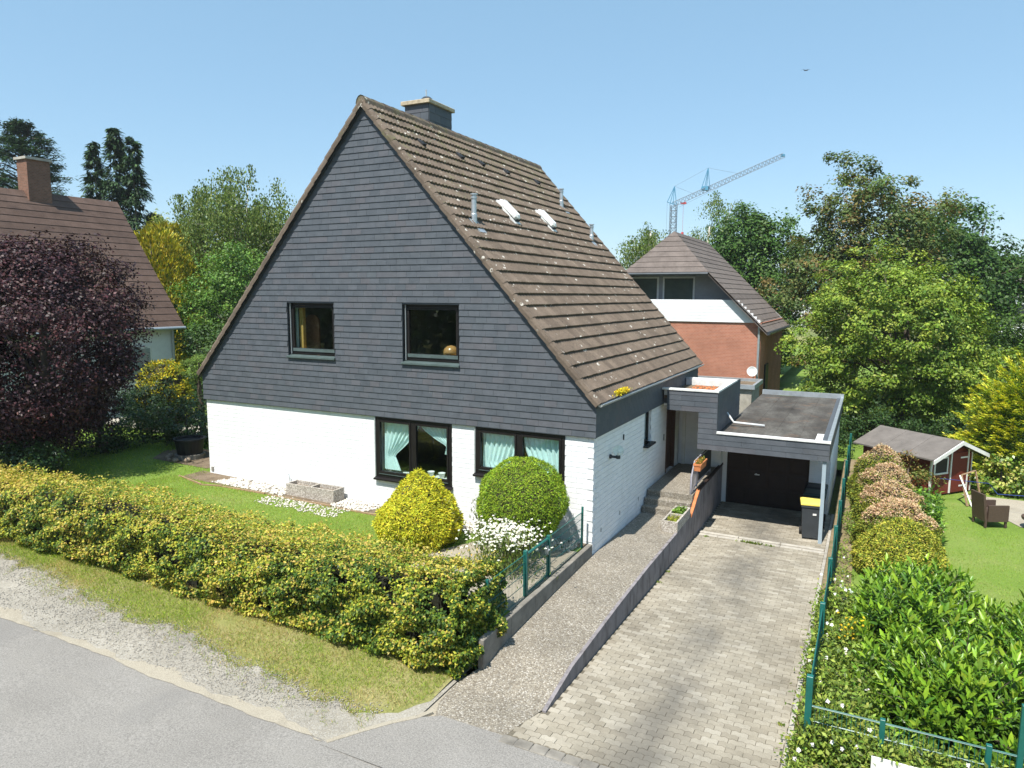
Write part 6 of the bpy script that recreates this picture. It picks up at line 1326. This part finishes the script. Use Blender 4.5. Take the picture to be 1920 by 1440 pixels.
for q in range(3): MB().box(28.6+q*3, 30.6+q*3, 121.93, 122.02, 6.4, 7.8).build('window', 'black', t)
t = thing('tiled_house', 'distant house with a brown roof behind the white villa', 'house', (40, 150, -1)); MB().box(32, 50, 148, 158, -1.05, 7).build('wall', 'render_w', t); mb = MB(); mb.prism([(31, 147.5, 7), (51, 147.5, 7), (51, 153, 11.5), (31, 153, 11.5)], (0, 0, .2)); mb.prism([(31, 158.5, 7), (31, 153, 11.5), (51, 153, 11.5), (51, 158.5, 7)], (0, 0, .2)); mb.build('roof', 'nroof2', t)
strip('field_path', [(58, -14, 24), (62, -14, 24)], lambda x, y: -.98, 'sand', **ST); strip('meadow', [(75, -60, 60), (110, -60, 60)], lambda x, y: -.99, 'turf', **ST)
def wood(name, label, x0, x1, y0, y1, n, h, seed, cols, L=2.2, zb=-1.05):
    r = np.random.default_rng(seed); nt_ = n//60; cx = r.uniform(x0, x1, nt_); cy = r.uniform(y0, y1, nt_); ch = h*(.6+.55*r.random(nt_)); i = np.repeat(np.arange(nt_), 60); d = rdirs(len(i), r); P = np.stack([cx[i]+ch[i]*.36*d[:, 0]*(.6+.4*r.random(len(i))), cy[i]+ch[i]*.36*d[:, 1], zb+ch[i]*(.52+.48*d[:, 2])], 1); T, N = leaf_TN(len(i), d, .5, .5, .4, r); mobj(name, leafmesh(name, P, T, N, L, L*.8, palette(len(i), cols, .2, r)), 'leaf', None, kind='stuff', label=label, cat='woodland')
FW = [(.05, .09, .035), (.07, .115, .04), (.04, .075, .03)]
wood('far_wood', 'distant wooded ridge along the horizon', -420, 420, 380, 470, 26000, 19, 131, FW, 3.6)
wood('mid_wood', 'scattered green trees in the middle distance beyond the field', -160, 190, 190, 290, 12000, 11, 132, FW, 2.2)
wood('wood_left', 'dark tree belt beyond the left gardens', -130, -60, 10, 70, 9000, 12, 133, FW, 1.6)
wood('street_trees', 'row of leafy trees on the far side of the street', -70, 60, -62, -34, 60000, 13, 134, [(.035, .07, .02), (.05, .095, .025), (.022, .05, .015)], .62, -.4)
# crane
cr = thing('tower_crane', 'blue and grey tower crane with raised lattice jib beyond the trees', 'crane', (-46.9, 189.6, -1))
def lattice(mb, a, b, w_, n, r_, upv=(0, 0, 1)):
    a, b = Vector(a), Vector(b); d = (b-a).normalized(); s = d.cross(Vector(upv)).normalized()*w_/2; u_ = s.cross(d).normalized()*w_/2; C4 = [s+u_, s-u_, -s-u_, -s+u_]
    for c in C4: mb.tube(a+c, b+c, r_*1.5, n=4)
    for i in range(n):
        p, q = a.lerp(b, i/n), a.lerp(b, (i+1)/n)
        for k in range(4): mb.tube(p+C4[k], q+C4[(k+1) % 4], r_, n=3); mb.tube(p+C4[k], p+C4[(k+1) % 4], r_, n=3)
mb = MB(); lattice(mb, (-46.9, 189.6, -1), (-46.9, 189.6, 31.0), 1.6, 20, .07, (0, 1, 0)); mb.build('mast', 'crane_grey', cr)
JA, JB = Vector((-46.9, 189.6, 31.2)), Vector((-20.1, 205.1, 45.0)); mb = MB(); lattice(mb, JA, JB, 1.25, 30, .05); mb.build('jib', 'crane_grey', cr)
mb = MB(); AP = Vector((-46.9, 190.0, 36.2))
for q in ((-47.9, 189.2, 31), (-46.2, 190.0, 31), (-46.9, 188.9, 31), (-48.6, 189, 31.8)): mb.tube(q, AP, .10, n=4)
mb.tube((-48.6, 189, 31.8), (-46.2, 190, 31), .1, n=4); mb.build('a_frame', 'crane_blue', cr); mb = MB(); J2 = JA.lerp(JB, .29); A2 = J2+Vector((.5, .3, 6.1))
for s in (-.8, .8):
    for u_ in (-.5, .5): mb.tube(J2+Vector((s*.86+u_, s*.5, 0)), A2, .09, n=4)
mb.box(J2.x-.9, J2.x+.9, J2.y-.7, J2.y+.7, J2.z-.1, J2.z+1.0); mb.build('a_frame', 'crane_blue', cr)
mb = MB(); 
for a, b in ((AP, A2), (A2, JA.lerp(JB, .62)), (AP, JA.lerp(JB, .2)), (JB, JA.lerp(JB, .05)-Vector((0, 0, 1.5)))): mb.tube(a, b, .035, n=3)
mb.tube((-48.6, 189, 31.8), (-48.8, 189, 5), .035, n=3); mb.build('cable', 'crane_grey', cr)
tr_ = JA.lerp(JB, .09)-Vector((0, 0, 1.0)); mb = MB(); mb.box(tr_.x-.8, tr_.x+.8, tr_.y-.4, tr_.y+.4, tr_.z-.2, tr_.z+.3); mb.build('trolley', 'crane_red', cr); mb = MB(); mb.tube(tr_, tr_-Vector((0, 0, 8)), .04, n=3); mb.box(tr_.x-.3, tr_.x+.3, tr_.y-.3, tr_.y+.3, tr_.z-9.4, tr_.z-8); mb.build('hook', 'crane_red', cr)
MB().box(JB.x-.5, JB.x+.5, JB.y-.4, JB.y+.4, JB.z-.35, JB.z+.35).build('jib_head', 'crane_blue', cr)
mb = MB(); c = Vector((-1.25, 53.6, 24.56)); mb.path([c+Vector((-.16, 0, 0)), c+Vector((-.05, 0, .01)), c+Vector((.08, 0, .01)), c+Vector((.2, 0, 0))], [.01, .045, .045, .01], 7)
for s in (-1, 1): mb.loft([[c+Vector((.04+.16*s*0, 0, .02)), c+Vector((-.07, 0, .02)), c+Vector((-.05, 0, .0)), c+Vector((.05, 0, .0))], [c+Vector((.18*s, .06*s, .09)), c+Vector((.18*s-.08, .06*s, .09)), c+Vector((.18*s-.07, .06*s, .08)), c+Vector((.18*s, .06*s, .08))], [c+Vector((.36*s, .1*s, .05)), c+Vector((.36*s-.03, .1*s, .05)), c+Vector((.36*s-.03, .1*s, .045)), c+Vector((.36*s, .1*s, .045))]])
mb.build('bird', 'bird', None, label='small dark bird flying high in the blue sky', cat='bird')

# thin summer haze over the whole place
k = bpy.data.materials.new('haze'); k.use_nodes = True; t_ = k.node_tree; t_.nodes.remove(t_.nodes['Principled BSDF'])
v_ = t_.nodes.new('ShaderNodeVolumePrincipled'); v_.inputs['Density'].default_value = .00035; v_.inputs['Color'].default_value = (.88, .93, 1, 1); v_.inputs['Anisotropy'].default_value = .2
t_.links.new(v_.outputs[0], t_.nodes['Material Output'].inputs['Volume'])
MB().box(-710, 710, -710, 710, -2.05, 49).build('haze', k, None, kind='stuff', label='thin pale summer haze hanging over the whole neighbourhood', cat='haze')
